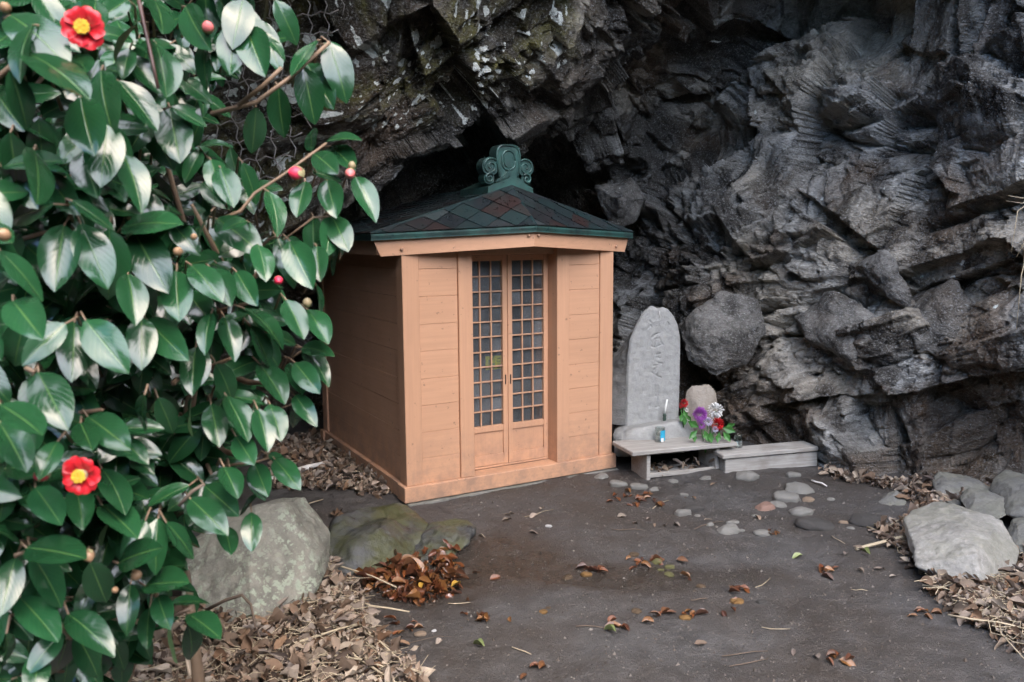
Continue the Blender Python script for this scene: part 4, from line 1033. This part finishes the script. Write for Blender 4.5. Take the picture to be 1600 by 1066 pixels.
for cx_, cy_, n, sx, sy in ((1003,777,26,38,9),(775,895,3,30,8),(925,888,9,28,7),(1010,872,12,30,8),(760,968,7,30,10),(630,980,9,30,14),(1130,955,3,30,9),(965,972,9,32,7),(1065,955,8,28,8),(1290,886,7,25,7),(1155,922,6,18,8),(1075,900,2,6,4),(835,1040,6,20,6),(1300,1025,6,26,6),(1210,830,4,14,5),(1450,965,6,16,6),(735,937,1,3,3)):
    for k in range(n):
        x, y = ptf(cx_+random.gauss(0, sx*.55), cy_+random.gauss(0, sy*.55))
        wh = {(1003, 777): 'wet russet leaf in the drift before the plank table', (1010, 872): 'wet russet leaf among olive pebbles in the shallow puddle', (925, 888): 'wet russet leaf beside the ochre pebble near the puddle',
              (630, 980): 'wet russet leaf on mud below the heap by the mossy rock', (760, 968): 'wet russet leaf on mud between the litter bed and the open path', (1290, 886): 'wet russet leaf on mud beside the bamboo stalk',
              (1450, 965): 'wet russet leaf at the edge of the heap before the pale angular boulder'}.get((cx_, cy_), 'wet russet leaf stuck to the open dark mud')
        fallen(x, y, gz1(x, y)+.009, WV, random.uniform(.03, .06), wh, 'wet leaves: '+wh, .2)
for (px, py), v_, lab in (((757,1013), GV, 'pale green leaf lying alone on the mud'), ((962,987), GV, 'pale green leaf beside an orange wet leaf on the mud'), ((1254,866), GV, 'yellow green leaf on the mud before the plank bench'),
                          ((1347,865), GV, 'green leaf under the bamboo stalk by the pale angular boulder'), ((662,921), YV, 'bright yellow leaf on the heap of wet russet leaves'), ((719,920), YV, 'yellow leaf at the edge of the wet russet heap'), ((1560,938), GV, 'green leaf in the litter before the pale angular boulder')):
    x, y = ptf(px, py); o = fallen(x, y, gz1(x, y)+.03*(v_ is YV)+.014, v_, .055, lab, None, .12)
# sticks and stalks
def stick(name, a, b, r, mat, label, cat, group=None, za=.012, zb=.012, bend=.0):
    (x0, y0), (x1, y1) = ptf(*a), ptf(*b)
    p0, p1 = Vector((x0, y0, gz1(x0, y0)+za)), Vector((x1, y1, gz1(x1, y1)+zb)); mid = (p0+p1)/2
    sidev = (p1-p0).cross(Vector((0, 0, 1)))*bend
    o = tube(name, [p0-mid, p0.lerp(p1, .3)-mid+sidev, p0.lerp(p1, .68)-mid+sidev*.8+Vector((0, 0, random.uniform(0, .008))), p1-mid], [r, r*.95, r*.85, r*.6], mat, None, 6)
    o.location = mid; return tag(o, label, cat, group)
stick('white_pipe', (405, 762), (512, 733), .022, M_WHITE, 'white plastic pipe lying on leaves beside the shrine', 'pipe', None, .03, .045)
stick('bamboo_stalk', (1337, 860), (1432, 848), .009, M_STRAW, 'thick pale bamboo stalk leaning against the pale angular boulder', 'stalk', None, .012, .05)
stick('bamboo_stalk', (1355, 823), (1400, 843), .006, M_STRAW, 'broken pale stalk on litter near the pale angular boulder', 'stalk', None)
stick('white_stick', (1268, 753), (1292, 761), .006, M_WHITE, 'short white stick at the foot of the cliff by the plank bench', 'stick', None)
stick('bent_twig', (440, 797), (505, 782), .004, M_STRAW, 'thin pale bent stem on mud above the lichen boulder', 'twig', None, bend=.1)
p_ = [P(325, 952, 3.0), P(352, 938, 2.98), P(378, 930, 2.97), P(392, 945, 2.95), P(398, 975, 2.93), P(412, 1012, 2.93)]
o = tube('bent_twig', [q_-p_[0] for q_ in p_], [.007, .0065, .006, .0045, .004, .0035], M_TWIG); o.location = p_[0]
tag(o, 'bent brown twig arching before the lichen boulder', 'twig')
ST = 'dry stalks in the leaf litter below the lichen boulder'
for a, b in (((300,1020),(395,1018)),((220,1032),(350,1025)),((495,893),(620,935)),((500,950),(640,1066)),((540,1030),(620,1090)),((330,1000),(520,965)),((450,1040),(560,1000)),((240,1060),(420,1050)),((500,1052),(600,1062)),((420,1000),(430,920)),((560,960),(640,975)),((380,1055),(470,985))):
    stick('dry_stalk', a, b, random.uniform(.0025, .0055), M_STRAW, 'dry straw stalk on the leaf bed below the lichen boulder', 'stalk', ST, .05, .055, random.uniform(-.08, .08))
ST = 'dry stalks in the litter round the pale angular boulder'
for a, b in (((1500,955),(1600,985)),((1480,980),(1600,1010)),((1540,940),(1620,975)),((1390,830),(1440,815)),((1440,930),(1540,960)),((1450,900),(1500,930)),((1455,790),(1480,800)),((1560,1000),(1600,1050))):
    stick('dry_stalk', a, b, random.uniform(.0025, .005), M_STRAW, 'dry straw stalk in the litter round the pale angular boulder', 'stalk', ST, .04, .045, random.uniform(-.1, .1))
for a, b in (((1128,1020),(1200,1012)),((1140,1035),(1200,1025)),((1190,978),(1235,979)),((1180,915),(1204,898)),((640,1005),(705,995)),((1080,935),(1105,932)),((900,975),(945,977)),((820,807),(865,795)),((955,826),(1005,828)),((1085,825),(1130,812)),((1330,918),(1355,922)),((700,940),(735,938)),((1020,790),(1045,778)),((1300,835),(1320,848)),((800,1010),(830,1020))):
    stick('thin_twig', a, b, random.uniform(.0012, .0024), random.choice((M_STRAW, M_TWIG)), 'thin dry twig lying on the bare mud', 'twig', 'thin twigs on the bare mud', .006, .006, random.uniform(-.12, .12))
def stems(name, label, poly, n, lo=.04, ln=.16):
    bm = bmesh.new(); XY = [sample(poly) for k in range(n)]; ZZ = gz([p[0] for p in XY], [p[1] for p in XY])
    for (x, y), z in zip(XY, ZZ):
        a = random.gauss(.2, .7); L_ = ln*random.uniform(.4, 1.2); b_ = random.gauss(0, .18)
        add_tube(bm, [(x+math.cos(a)*L_*(t-.5)-math.sin(a)*b_*L_*math.sin(t*3.1), y+math.sin(a)*L_*(t-.5)+math.cos(a)*b_*L_*math.sin(t*3.1), z+lo*random.uniform(.6, 1.3)) for t in (0, .33, .67, 1)], [.0016, .0015, .0012, .0008], 4, False)
    o = bm_obj(name, bm, M_STRAW); return tag(o, label, 'dry stems', kind='stuff')
stems('dry_stems', 'thin dry stems tangled in leaves below the lichen boulder', LA, 330, .055)
stems('dry_stems', 'thin dry stems tangled in leaves round the pale angular boulder', LD+LDd[::-1] if False else LD, 70, .035)
stems('dry_stems', 'thin dry stems in the heap before the pale angular boulder', LDd, 150, .05)
stems('dry_stems', 'thin dry stems among dead leaves along the shrine side', LBk, 40, .04)
# leaves blown under the table shelf
for k in range(34):
    l = Vector((random.uniform(.04, LB-.05), random.uniform(.03, DT-.05), 0)); wl = tb.matrix_basis @ l
    fallen(wl.x, wl.y, tb.location.z+.028+random.random()*.035, DV, random.uniform(.05, .075), 'dry leaf blown onto the shelf of the plank table', 'leaves on the table shelf', .5)

# ---------------------------------------------------------------- wire net on the cliff and dry grass
net = frame_at(empty('wire_net'), (-2.0, 4.2, 0), 0); tag(net, 'sagging galvanised wire rockfall net hanging over the mossy cliff', 'wire net')
no = Vector(net.location)
for i in range(14):
    pts = []
    for j in range(24):
        py = -40+16*j; px = 165+28.5*i+.16*py+(3.2 if j % 2 else -3.2)+2*math.sin(i*1.7+j*.6)
        if px > 545-.16*py*py/120 or py > 340: break
        pts.append(P(px, py, 3.98+.02*math.sin(i*.9+j*.4)+.0004*py)-no)
    if len(pts) > 2: tube('wire', pts, .0034, M_WIRE, net, 5)
for j in range(13):
    pts = []
    for i in range(30):
        px = 160+14.2*i; py = -30+31*j-.11*(px-400)+(2.6 if i % 2 else -2.6)
        if px > 540-.16*py*py/120: break
        pts.append(P(px, py, 3.983+.02*math.sin(i*.45+j*.8)+.0004*py)-no)
    if len(pts) > 2: tube('wire', pts, .0034, M_WIRE, net, 5)
gr_ = frame_at(empty('dry_grass'), P(1612, 330, 3.8), 0); tag(gr_, 'pale dry grass tuft hanging from the right-hand cliff', 'grass tuft')
go = Vector(gr_.location)
for pts in ([(1618,300),(1598,318),(1572,314)],[(1618,310),(1590,330),(1580,395)],[(1615,320),(1600,380),(1588,402)],[(1620,330),(1596,430),(1588,515)],[(1620,305),(1600,310),(1575,306)],[(1622,340),(1604,400),(1594,380)],[(1620,320),(1603,352),(1599,410)]):
    tube('stem', [P(a, b, 3.8+random.uniform(-.03, .03))-go for a, b in pts], [.003, .0022, .0012], M_STRAW, gr_, 5)

# ---------------------------------------------------------------- camellia
random.seed(21)
shrub = frame_at(empty('camellia_shrub'), (-1.0, 1.62, 0), 0)
tag(shrub, 'flowering camellia shrub with glossy dark green leaves and two red blossoms', 'shrub')
so = Vector(shrub.location)
LV = [leaf_mesh('leaf', M_LEAF, 7, 10, arch=a, fold=f, curl=c, twist=t, wid=w_, seed=i, wav=.012) for i, (a, f, c, t, w_) in enumerate(
      ((.16, .10, -.05, .1, .55), (.22, .16, -.08, -.15, .52), (.10, .20, -.10, .2, .49), (.28, .12, -.06, 0, .56), (.18, .26, -.12, -.1, .50), (.34, .20, -.05, .25, .46), (.14, .06, .08, -.2, .53)))]
LVS = [np.array([v.co[:] for v in m.vertices]) for m in LV]
def bd(px, py): return .98+.00088*max(-200, px)+(.0002*max(0, py-700))
def leaf_matrix(B, T, hint, wscale=1.):
    y = T-B; L_ = y.length; y = y/L_
    z = hint-y*hint.dot(y)
    z = z.normalized(); x = y.cross(z)
    Mx = Matrix.Identity(4)
    for i in range(3): Mx[i][0], Mx[i][1], Mx[i][2], Mx[i][3] = x[i]*L_*wscale, y[i]*L_, z[i]*L_, B[i]
    return Mx
camv = Vector(CAM)
def hint_for(p):
    return ((camv-p).normalized()*random.uniform(.35, .75)+Vector((0, -.1, 1))*random.uniform(.55, .95)+Vector((random.gauss(0, .32), random.gauss(0, .2), random.gauss(0, .15))))
explicit = """430 0 469 66;514 66 545 152;506 68 553 92;495 63 451 113;474 105 493 192;480 100 514 158;435 137 440 215;400 168 396 242;385 42 409 110;369 34 356 108;319 63 317 142;380 0 364 58
508 223 553 200;488 236 480 194;518 229 553 258;491 240 523 264;490 262 452 248;488 268 537 282;556 277 588 328;511 282 524 334;477 284 462 335;490 340 485 395;516 340 513 398;519 338 543 385;530 383 511 430;532 385 537 412;435 373 461 440;453 377 485 445;495 385 498 432;494 446 514 508;481 484 514 530;340 342 401 379;403 382 420 428;382 482 451 516;448 469 476 525
392 510 430 571;425 522 465 537;473 543 510 543;476 547 516 585;453 567 474 613;461 567 494 606;461 618 488 653;459 632 467 674;406 569 448 623;403 640 422 698;422 632 440 682;354 619 393 682;330 632 343 695;338 569 372 627;306 543 296 611;351 496 370 547;419 711 453 722;430 718 466 758;398 724 415 768;369 682 393 720;359 730 367 772
295 759 229 785;320 759 370 803;298 780 352 827;402 775 370 803;393 801 393 855;350 821 363 860;397 723 409 775;350 730 373 772;260 817 311 869;247 811 237 889;227 814 195 882;227 915 287 902;266 944 326 928;295 960 344 989;294 975 310 1040;266 967 269 1038;247 931 258 974;234 950 224 1010;204 913 195 983;141 879 169 947;49 866 107 944;42 856 130 863;24 872 0 960;39 856 0 814;32 934 91 996;107 960 169 1002;117 989 162 1057;104 999 91 1072;97 989 42 1044;120 762 130 821;159 733 204 782;52 782 39 840;55 762 94 814
41 84 137 116;16 110 50 200;158 110 160 202;184 126 250 197;126 152 139 231;168 194 158 273;192 242 228 305;16 208 29 305;53 234 74 310;242 0 263 42;265 168 278 244;268 167 325 195;244 68 268 142;218 34 171 87;16 24 97 71;52 39 5 102
113 314 181 356;189 358 265 327;100 353 84 448;126 350 171 445;171 358 173 469;0 392 76 463;84 319 8 342;210 363 252 440;200 429 215 497;210 432 252 492;276 424 276 495;131 240 147 300;39 501 16 577;102 506 34 564;116 504 116 585;134 501 192 572;221 496 223 567;231 501 284 556;52 588 63 659;60 582 100 656;0 632 66 669;0 661 42 730;226 617 212 680;247 622 276 680;300 622 289 682;137 651 194 688;126 661 142 695;318 546 294 609;147 690 210 706;200 0 160 22;290 10 315 70;150 0 145 45;330 250 345 300;345 262 365 318;380 255 405 320;420 300 445 350;330 330 300 380;385 345 350 352;300 415 345 460;330 420 360 470;370 425 395 470;290 455 330 500;255 460 262 520;330 490 310 540;20 470 60 520;90 690 60 740;180 800 150 850;160 790 215 830;185 880 235 850;150 900 120 960;10 990 20 1060;60 1020 55 1080"""
occupied = []
leaf_jobs = []
twigs = bmesh.new()
for tok in explicit.replace('\n', ';').split(';'):
    bx, by, tx, ty = map(float, tok.split())
    dB = bd(bx, by)+random.gauss(0, .025); Lpx = math.hypot(tx-bx, ty-by)
    want = random.uniform(.080, .096); seen = Lpx*dB/FPX
    dz = math.sqrt(max(0, want*want-seen*seen)) if seen < want else .01
    dT = dB-min(dz, .045)*random.choice((1, 1, 1, -.5))
    B, T = P(bx, by, dB), P(tx, ty, dT)
    leaf_jobs.append((leaf_matrix(B, T, hint_for(B)), random.randrange(7), True))
    back = B+(B-T)*.22+Vector((-.012, .03, -.004))
    add_tube(twigs, [B-so, back-so, back+Vector((-.03, .07, -.03))-so], [.0012, .0017, .0023], 5)
outline = [(-70,-70),(430,-70),(455,20),(480,80),(455,180),(415,235),(470,262),(505,285),(490,330),(488,420),(480,480),(470,545),(455,620),(415,670),(395,735),(370,790),(320,850),(290,900),(285,960),(230,1000),(165,1066),(160,1140),(-70,1140)]
def gap(px, py):
    if 325 < px < 475 and 95 < py < 335: return random.random() < .86
    if (px-165)**2+(py-105)**2 < 42**2 or (px-248)**2+(py-45)**2 < 34**2 or (px-285)**2+(py-290)**2 < 34**2: return random.random() < .85
    return False
def cluster(px, py, d_, n, vis):
    tipw = P(px, py, d_)
    tdir = Vector((random.uniform(-.2, .8), random.uniform(-.9, -.2), random.uniform(-.1, .7))).normalized()
    side = tdir.cross(Vector((0, 0, 1))).normalized(); upv = side.cross(tdir)
    a0 = random.uniform(0, 6.28)
    for k in range(n):
        a = a0+k*2.4; rad_ = side*math.cos(a)+upv*math.sin(a)
        B = tipw-tdir*.008*k
        dv = (tdir*random.uniform(.2, .6)+rad_*.8+Vector((0, 0, -random.uniform(.25, .8)))).normalized()
        T = B+dv*random.uniform(.056, .080)
        leaf_jobs.append((leaf_matrix(B, T, tdir*.5+hint_for(B)), random.randrange(7), vis))
    add_tube(twigs, [tipw-so, tipw-tdir*.05-so, tipw-tdir*.09+Vector((-.02, .05, -.04))-so], [.0013, .0019, .0026], 5)
cnt = 0
while cnt < 215:
    px, py = random.uniform(-60, 500), random.uniform(-60, 1100)
    if not inpoly(px+25, py-20, outline) or not inpoly(px+45, py+35, outline) or gap(px+10, py+25): continue
    cnt += 1
    cluster(px, py, bd(px, py)+.05+.28*random.random(), random.choice((4, 5, 5)), cnt < 60)
for k in range(34):
    px, py = random.uniform(-40, 215), random.uniform(760, 1010)
    if px > 40 and py > 1180-px*.9-40: continue
    cluster(px, py, bd(px, py)+.06+.25*random.random(), 5, False)
for px, py in ((110,900),(150,860),(190,930),(170,990),(120,1010),(210,980),(90,950),(240,900),(200,850),(140,940),(60,1000),(20,1040),(190,1010),(110,1050)):
    cluster(px, py, bd(px, py)+.12+.12*random.random(), 5, False)
cnt = 0
while cnt < 230:                       # the far side of the shrub
    px, py = random.uniform(-80, 480), random.uniform(-60, 960)
    if not inpoly(px+45, py, outline) or not inpoly(px+20, py+50, outline) or gap(px+10, py+20) or gap(px+10, py+20): continue
    cnt += 1
    cluster(px, py, bd(px, py)+.32+.65*random.random(), 5, False)
for k in range(120):                   # above and to the left of the view
    px, py = (random.uniform(-900, -60), random.uniform(-200, 1000)) if k % 5 else (random.uniform(-300, 330), random.uniform(-230, -80))
    cluster(px, py, 1.15+1.1*random.random()+max(0, -px-300)*.0003, 5, False)
# the leaves that show largest are parts, the rest is one mass
vis_jobs = [j for j in leaf_jobs if j[2]][:300]; rest = [j for j in leaf_jobs if j[2]][300:]+[j for j in leaf_jobs if not j[2]]
off = Matrix.Translation(-so)
for Mx, k, _ in vis_jobs:
    o = link(bpy.data.objects.new('leaf', LV[k]), shrub); o.matrix_local = off @ Mx
fcs = [np.array([p.vertices[:] for p in m.polygons]) for m in LV]
uvs = []
for m in LV:
    a_ = np.zeros(len(m.uv_layers[0].data)*2, np.float32); m.uv_layers[0].data.foreach_get('uv', a_); uvs.append(a_)
nvv = len(LVS[0]); Vb, Fb, Ub, Rb = [], [], [], []
for q_, (Mx, k, _) in enumerate(rest):
    A3 = np.array(off @ Mx); Vb.append(LVS[k]@A3[:3, :3].T+A3[:3, 3]); Fb.append(fcs[k]+q_*nvv); Ub.append(uvs[k]); Rb.append(np.full(nvv, random.random()))
M_LEAF2 = m_leaf('glossy camellia leaf mass', (.012, .054, .019), (.06, .12, .045), (.085, .16, .045), dry=True)
m = bpy.data.meshes.new('foliage'); Vb = np.concatenate(Vb); Fb = np.concatenate(Fb)
m.vertices.add(len(Vb)); m.vertices.foreach_set('co', Vb.astype(np.float32).ravel())
m.loops.add(Fb.size); m.loops.foreach_set('vertex_index', Fb.astype(np.int32).ravel())
m.polygons.add(len(Fb)); m.polygons.foreach_set('loop_start', (np.arange(len(Fb))*4).astype(np.int32)); m.polygons.foreach_set('use_smooth', np.full(len(Fb), True))
ul = m.uv_layers.new(name='UVMap'); ul.data.foreach_set('uv', np.concatenate(Ub))
m.update(calc_edges=True); m.materials.append(M_LEAF2); fattr(m, 'rnd', np.concatenate(Rb))
tag(link(bpy.data.objects.new('foliage', m), shrub), kind='stuff')
tag(bm_obj('twigs', twigs, M_BARK, shrub), kind='stuff')
# leaves added above and behind, mostly out of view, to shade the shrine's side
sl = np.array(leaf_grid(3, 5, arch=.2, fold=.15, wid=.58)[0]); sf = np.array(leaf_grid(3, 5)[1]); sv, sq_ = [], []
while len(sv) < 13000:
    p = np.array([random.uniform(-2.2, .3), random.uniform(1.9, 4.0), random.uniform(.5, 5.6)])
    v_ = p-CAM; z_ = v_@FWD; px = 800+FPX*(v_@RT)/z_; py = 533-FPX*(v_@UP)/z_
    if not (py < -60 or px < -80 or (px < 300 and py > 400 and p[2] > .6 and p[1] > 2.0)): continue
    if p[0] > .3-.42*max(0, p[1]-1.9): continue
    rot = np.array(Matrix.Rotation(random.uniform(0, 6.28), 3, 'Z') @ Matrix.Rotation(random.gauss(-.6, .4), 3, 'X') @ Matrix.Rotation(random.gauss(0, .4), 3, 'Y'))
    sq_.append(sf+len(sv)*15); sv.append((sl*random.uniform(.075, .1))@rot.T+p-np.array(so))
o = mesh_obj('shade_crown', np.concatenate(sv), np.concatenate(sq_).tolist(), M_LEAF2, shrub, True); fattr(o.data, 'rnd', np.repeat(rng.random(len(sv)), 15)); tag(o, kind='stuff')
# stems and limbs
stems = []
for k, (dx, dy, hx, hy, hz) in enumerate(((0, 0, -.9, 1.5, 2.1), (.05, .06, -.55, 1.55, 1.5), (-.1, .03, -1.35, 1.6, 2.6), (-.04, -.08, -.95, 1.2, 1.6), (.1, .0, -.6, 1.45, .9), (-.18, .02, -1.5, 1.3, 1.9))):
    a = Vector((-1.0+dx, 1.62+dy, -.03)); b = Vector((hx, hy, hz))
    pts = [a, a.lerp(b, .3)+Vector((random.gauss(0, .04), random.gauss(0, .04), .08)), a.lerp(b, .65)+Vector((random.gauss(0, .05), random.gauss(0, .05), .06)), b]
    stems.append(pts); tube('stem', [p-so for p in pts], [.024, .018, .013, .005], M_BARK, shrub, 8)
allp = [p.lerp(q_, t) for st_ in stems for p, q_ in zip(st_, st_[1:]) for t in (0, .25, .5, .75)]
for (px, py) in ((30,120),(90,90),(230,150),(150,250),(80,360),(200,340),(300,320),(60,500),(170,500),(260,480),(350,420),(420,400),(60,620),(160,640),(270,600),(360,560),(430,600),(100,780),(220,780),(330,740),(60,880),(140,960),(230,900),(400,470),(340,660),(400,720)):
    e = P(px, py, bd(px, py)+.09); s0 = min(allp, key=lambda p: (p-e).length+.5*max(0, p.z-e.z))
    mid = s0.lerp(e, .5)+Vector((random.gauss(0, .02), random.gauss(0, .02), -.02))
    tube('branch', [s0-so, mid-so, e-so], [.008, .0055, .0025], M_BARK, shrub, 6)
for pts, r_, mt in (([(330,178,1.36),(400,160,1.35),(455,120,1.37),(515,66,1.4)], .0042, M_BARK), ([(372,165,1.35),(410,135,1.34),(440,106,1.33)], .0038, M_BARK), ([(212,-20,1.15),(226,40,1.15),(238,95,1.14),(247,138,1.14)], .0032, M_STEMRED),
                    ([(340,345,1.36),(376,330,1.36),(398,302,1.37),(440,275,1.38),(488,240,1.4),(510,224,1.42)], .0034, M_BARK), ([(-10,128,1.02),(15,105,1.02),(40,86,1.02)], .0034, M_BARK), ([(405,388,1.38),(420,374,1.37),(438,367,1.37)], .003, M_BARK),
                    ([(440,378,1.42),(490,340,1.42),(516,338,1.43)], .002, M_BARK), ([(350,728,1.38),(400,722,1.38),(432,712,1.4)], .0024, M_BARK), ([(455,560,1.42),(475,545,1.42)], .002, M_BARK), ([(415,655,1.4),(445,636,1.4),(460,630,1.41)], .002, M_BARK),
                    ([(280,790,1.2),(300,768,1.2),(318,757,1.21)], .003, M_TWIG), ([(240,980,1.3),(280,958,1.28),(300,950,1.27)], .0025, M_TWIG), ([(70,880,1.08),(40,862,1.06),(22,868,1.05)], .003, M_BARK), ([(85,960,1.1),(100,985,1.1),(112,1000,1.1)], .003, M_BARK), ([(40,575,1.02),(55,582,1.02)], .003, M_BARK)):
    tube('branch', [P(*q_)-so for q_ in pts], [r_, r_*.9, r_*.8, r_*.75, r_*.7, r_*.6][:len(pts)], mt, shrub, 6)
# blossoms and buds
M_PET = m_plain('crimson camellia petal', (.48, .012, .02), .42, .22, 25, spec=.4)
M_STAM = m_plain('yellow stamens', (.75, .48, .04), .6, .2, 90); M_CREAM = m_plain('cream filament column', (.78, .70, .50), .6, .1)
def blossom(px, py, d_, rpx, face, openness, cream):
    c = P(px, py, d_); r_ = rpx*d_/FPX
    n_ = face.normalized(); e1_ = n_.cross(Vector((0, 0, 1))).normalized(); e2_ = e1_.cross(n_)
    Mx = Matrix.Identity(4)
    for i in range(3): Mx[i][0], Mx[i][1], Mx[i][2], Mx[i][3] = e1_[i], e2_[i], n_[i], (c-so)[i]
    bm = bmesh.new()
    for k in range(70):
        a = k*2.4; rr_ = r_*.30*math.sqrt((k+.5)/70); z1 = r_*(.62+.1*random.random())
        p0 = (rr_*.75*math.cos(a), rr_*.75*math.sin(a), -.1*r_); p1 = (rr_*1.15*math.cos(a), rr_*1.15*math.sin(a), z1)
        add_tube(bm, [p0, p1], r_*.028, 4, False)
    fl = bm_obj('blossom', bm, M_CREAM, shrub, True); fl.matrix_local = Mx
    bm = bmesh.new()
    for k in range(70):
        a = k*2.4; rr_ = r_*.36*math.sqrt((k+.5)/70)
        q_ = bmesh.ops.create_icosphere(bm, subdivisions=1, radius=r_*.05)
        bmesh.ops.translate(bm, verts=q_['verts'], vec=(rr_*math.cos(a), rr_*math.sin(a), r_*(.68+.08*random.random())))
    bm_obj('stamens', bm, M_STAM, fl, True)
    if cream:
        bm = bmesh.new(); add_lathe(bm, [(r_*.26, 0), (r_*.33, r_*.6), (r_*.36, r_*.66)], n=16); bm_obj('filament_tube', bm, M_CREAM, fl)
    for k in range(6):
        a = k*math.pi/3+random.gauss(0, .08); V, Fc = [], []
        nu, nv = 7, 7
        op = openness*random.uniform(.88, 1.12)
        for j in range(nv):
            t = j/(nv-1); rr_ = r_*(.12+op*t**1.1); z = r_*(-.12+.75*math.sin(t*1.5)*(1.25-op*.45))-.16*r_*max(0, t-.75)*4*op
            hw = .72*(1 if t < .75 else 1-.5*((t-.75)/.25)**2)
            for i in range(nu):
                u = i/(nu-1)*2-1
                notch = -.10*r_*(1-abs(u))**3 if j == nv-1 else 0
                aa = a+u*hw*1.12; rz_ = rr_*(1-.05*u*u)+notch
                V.append((rz_*math.cos(aa), rz_*math.sin(aa), z+.10*r_*u*u+.02*r_*(k % 2)+.03*r_*math.sin(u*5+k)))
        Fc = [(j*nu+i, j*nu+i+1, (j+1)*nu+i+1, (j+1)*nu+i) for j in range(nv-1) for i in range(nu-1)]
        mesh_obj('petal', V, Fc, M_PET, fl, True)
blossom(133, 46, 1.02, 31, Vector((.25, -1, -.05)), .95, True)
blossom(131, 741, 1.0, 29, Vector((.1, -1, .12)), .92, False)
def bud(px, py, d_, rpx, cols, dirv):
    c = P(px, py, d_); r_ = rpx*d_/FPX
    b_ = NB('camellia bud'); sx = b_.n('ShaderNodeSeparateXYZ'); b_.l(b_.tc.outputs['Object'], sx.inputs[0])
    f = b_.math('ADD', b_.mr(sx.outputs[2], -r_*.7, r_*1.2), b_.math('MULTIPLY', b_.noise(160, 3, .6), .5))
    b_.P(Base_Color=b_.ramp(f, (.35, cols[0]), (.75, cols[1])), Roughness=.5)
    bm = bmesh.new(); add_lathe(bm, [(.001*r_, -r_*1.1), (.55*r_, -r_*.9), (.92*r_, -.35*r_), (r_, .1*r_), (.85*r_, .6*r_), (.5*r_, 1.05*r_), (.02*r_, 1.3*r_)], n=14)
    o = bm_obj('bud', bm, b_.m, shrub, True)
    o.matrix_local = off @ (Matrix.Translation(c) @ dirv.to_track_quat('Z', 'Y').to_matrix().to_4x4())
    for k in range(5):
        a = k*2.5; V = []
        for j in range(4):
            t = j/3
            for i in range(3):
                aa = a+(i-1)*.75*(1-t*.75); z = (-.95+1.15*t)*r_; rr_ = r_*(1.04*math.sqrt(max(.05, 1-(z/r_*.85)**2))+.03)
                V.append((rr_*math.cos(aa), rr_*math.sin(aa), z))
        mesh_obj('bud_scale', V, [(j*3+i, j*3+i+1, (j+1)*3+i+1, (j+1)*3+i) for j in range(3) for i in range(2)], M_SCALE, o, True)
M_SCALE = m_plain('greenish bud scale', (.30, .26, .13), .6, .3, 120)
PK_, RD_, BR_, GN_ = ((.42, .25, .16), (.62, .16, .15)), ((.45, .12, .10), (.62, .03, .07)), ((.22, .12, .06), (.33, .2, .11)), ((.16, .17, .07), (.28, .22, .12))
for px, py, rp, cc_, dv in ((325,43,9,PK_,(.1,-.8,.5)),(464,271,11,RD_,(-.8,-.5,.1)),(547,271,8,PK_,(.1,-.8,-.4)),(550,259,6,GN_,(.1,-.5,.8)),(66,741,11,RD_,(-.3,-.9,-.1)),(6,367,10,BR_,(.1,-.9,.3)),(138,868,9,BR_,(.5,-.5,-.6)),(213,899,8,BR_,(.7,-.4,.3)),(480,473,7,GN_,(.1,-.5,.8)),(435,438,7,RD_,(.3,-.8,-.2)),(278,393,7,BR_,(.5,-.7,.3)),(303,370,5,BR_,(.5,-.7,.3)),(8,12,8,BR_,(.1,-.8,.4)),(180,922,5,BR_,(.2,-.8,.3))):
    bud(px, py, bd(px, py)-.06, rp, cc_, Vector(dv))

# ---------------------------------------------------------------- crumbs of soil and leaf on the mud
pm = poly_ground([(420,780),(960,740),(1300,745),(1440,800),(1480,920),(1640,1080),(560,1100),(480,960)])
nC = 9000
XY = np.array([sample(pm) for k in range(nC)]); zc_ = gz(XY[:, 0], XY[:, 1]); sz_ = rng.uniform(.0012, .0045, nC)*np.where(rng.random(nC) < .06, 2.2, 1)
tet = np.array([(1, 0, -.4), (-.6, .8, -.4), (-.5, -.9, -.3), (0, .1, .8)])
ang = rng.uniform(0, 6.28, nC); ca2, sa2 = np.cos(ang), np.sin(ang)
tv = tet[None]*sz_[:, None, None]*rng.uniform(.6, 1.5, (nC, 4, 3))
Vc = np.stack([tv[..., 0]*ca2[:, None]-tv[..., 1]*sa2[:, None]+XY[:, 0, None], tv[..., 0]*sa2[:, None]+tv[..., 1]*ca2[:, None]+XY[:, 1, None], tv[..., 2]+(zc_+sz_*.25)[:, None]], -1).reshape(-1, 3)
Fc = (np.array([(0, 1, 3), (1, 2, 3), (2, 0, 3), (0, 2, 1)])[None]+(np.arange(nC)*4)[:, None, None]).reshape(-1, 3)
o = mesh_obj('soil_crumbs', Vc, Fc.tolist(), m_dry('soil crumbs', (.03, .026, .022), (.10, .088, .078), (.05, .042, .036), (.16, .14, .12), (.07, .05, .036), (.26, .24, .21), (.06, .05, .045), rough=.8, use_obj=False))
fattr(o.data, 'rnd', np.repeat(rng.random(nC), 4)); tag(o, 'fine crumbs of soil and grit on the dark mud', 'grit', kind='stuff')
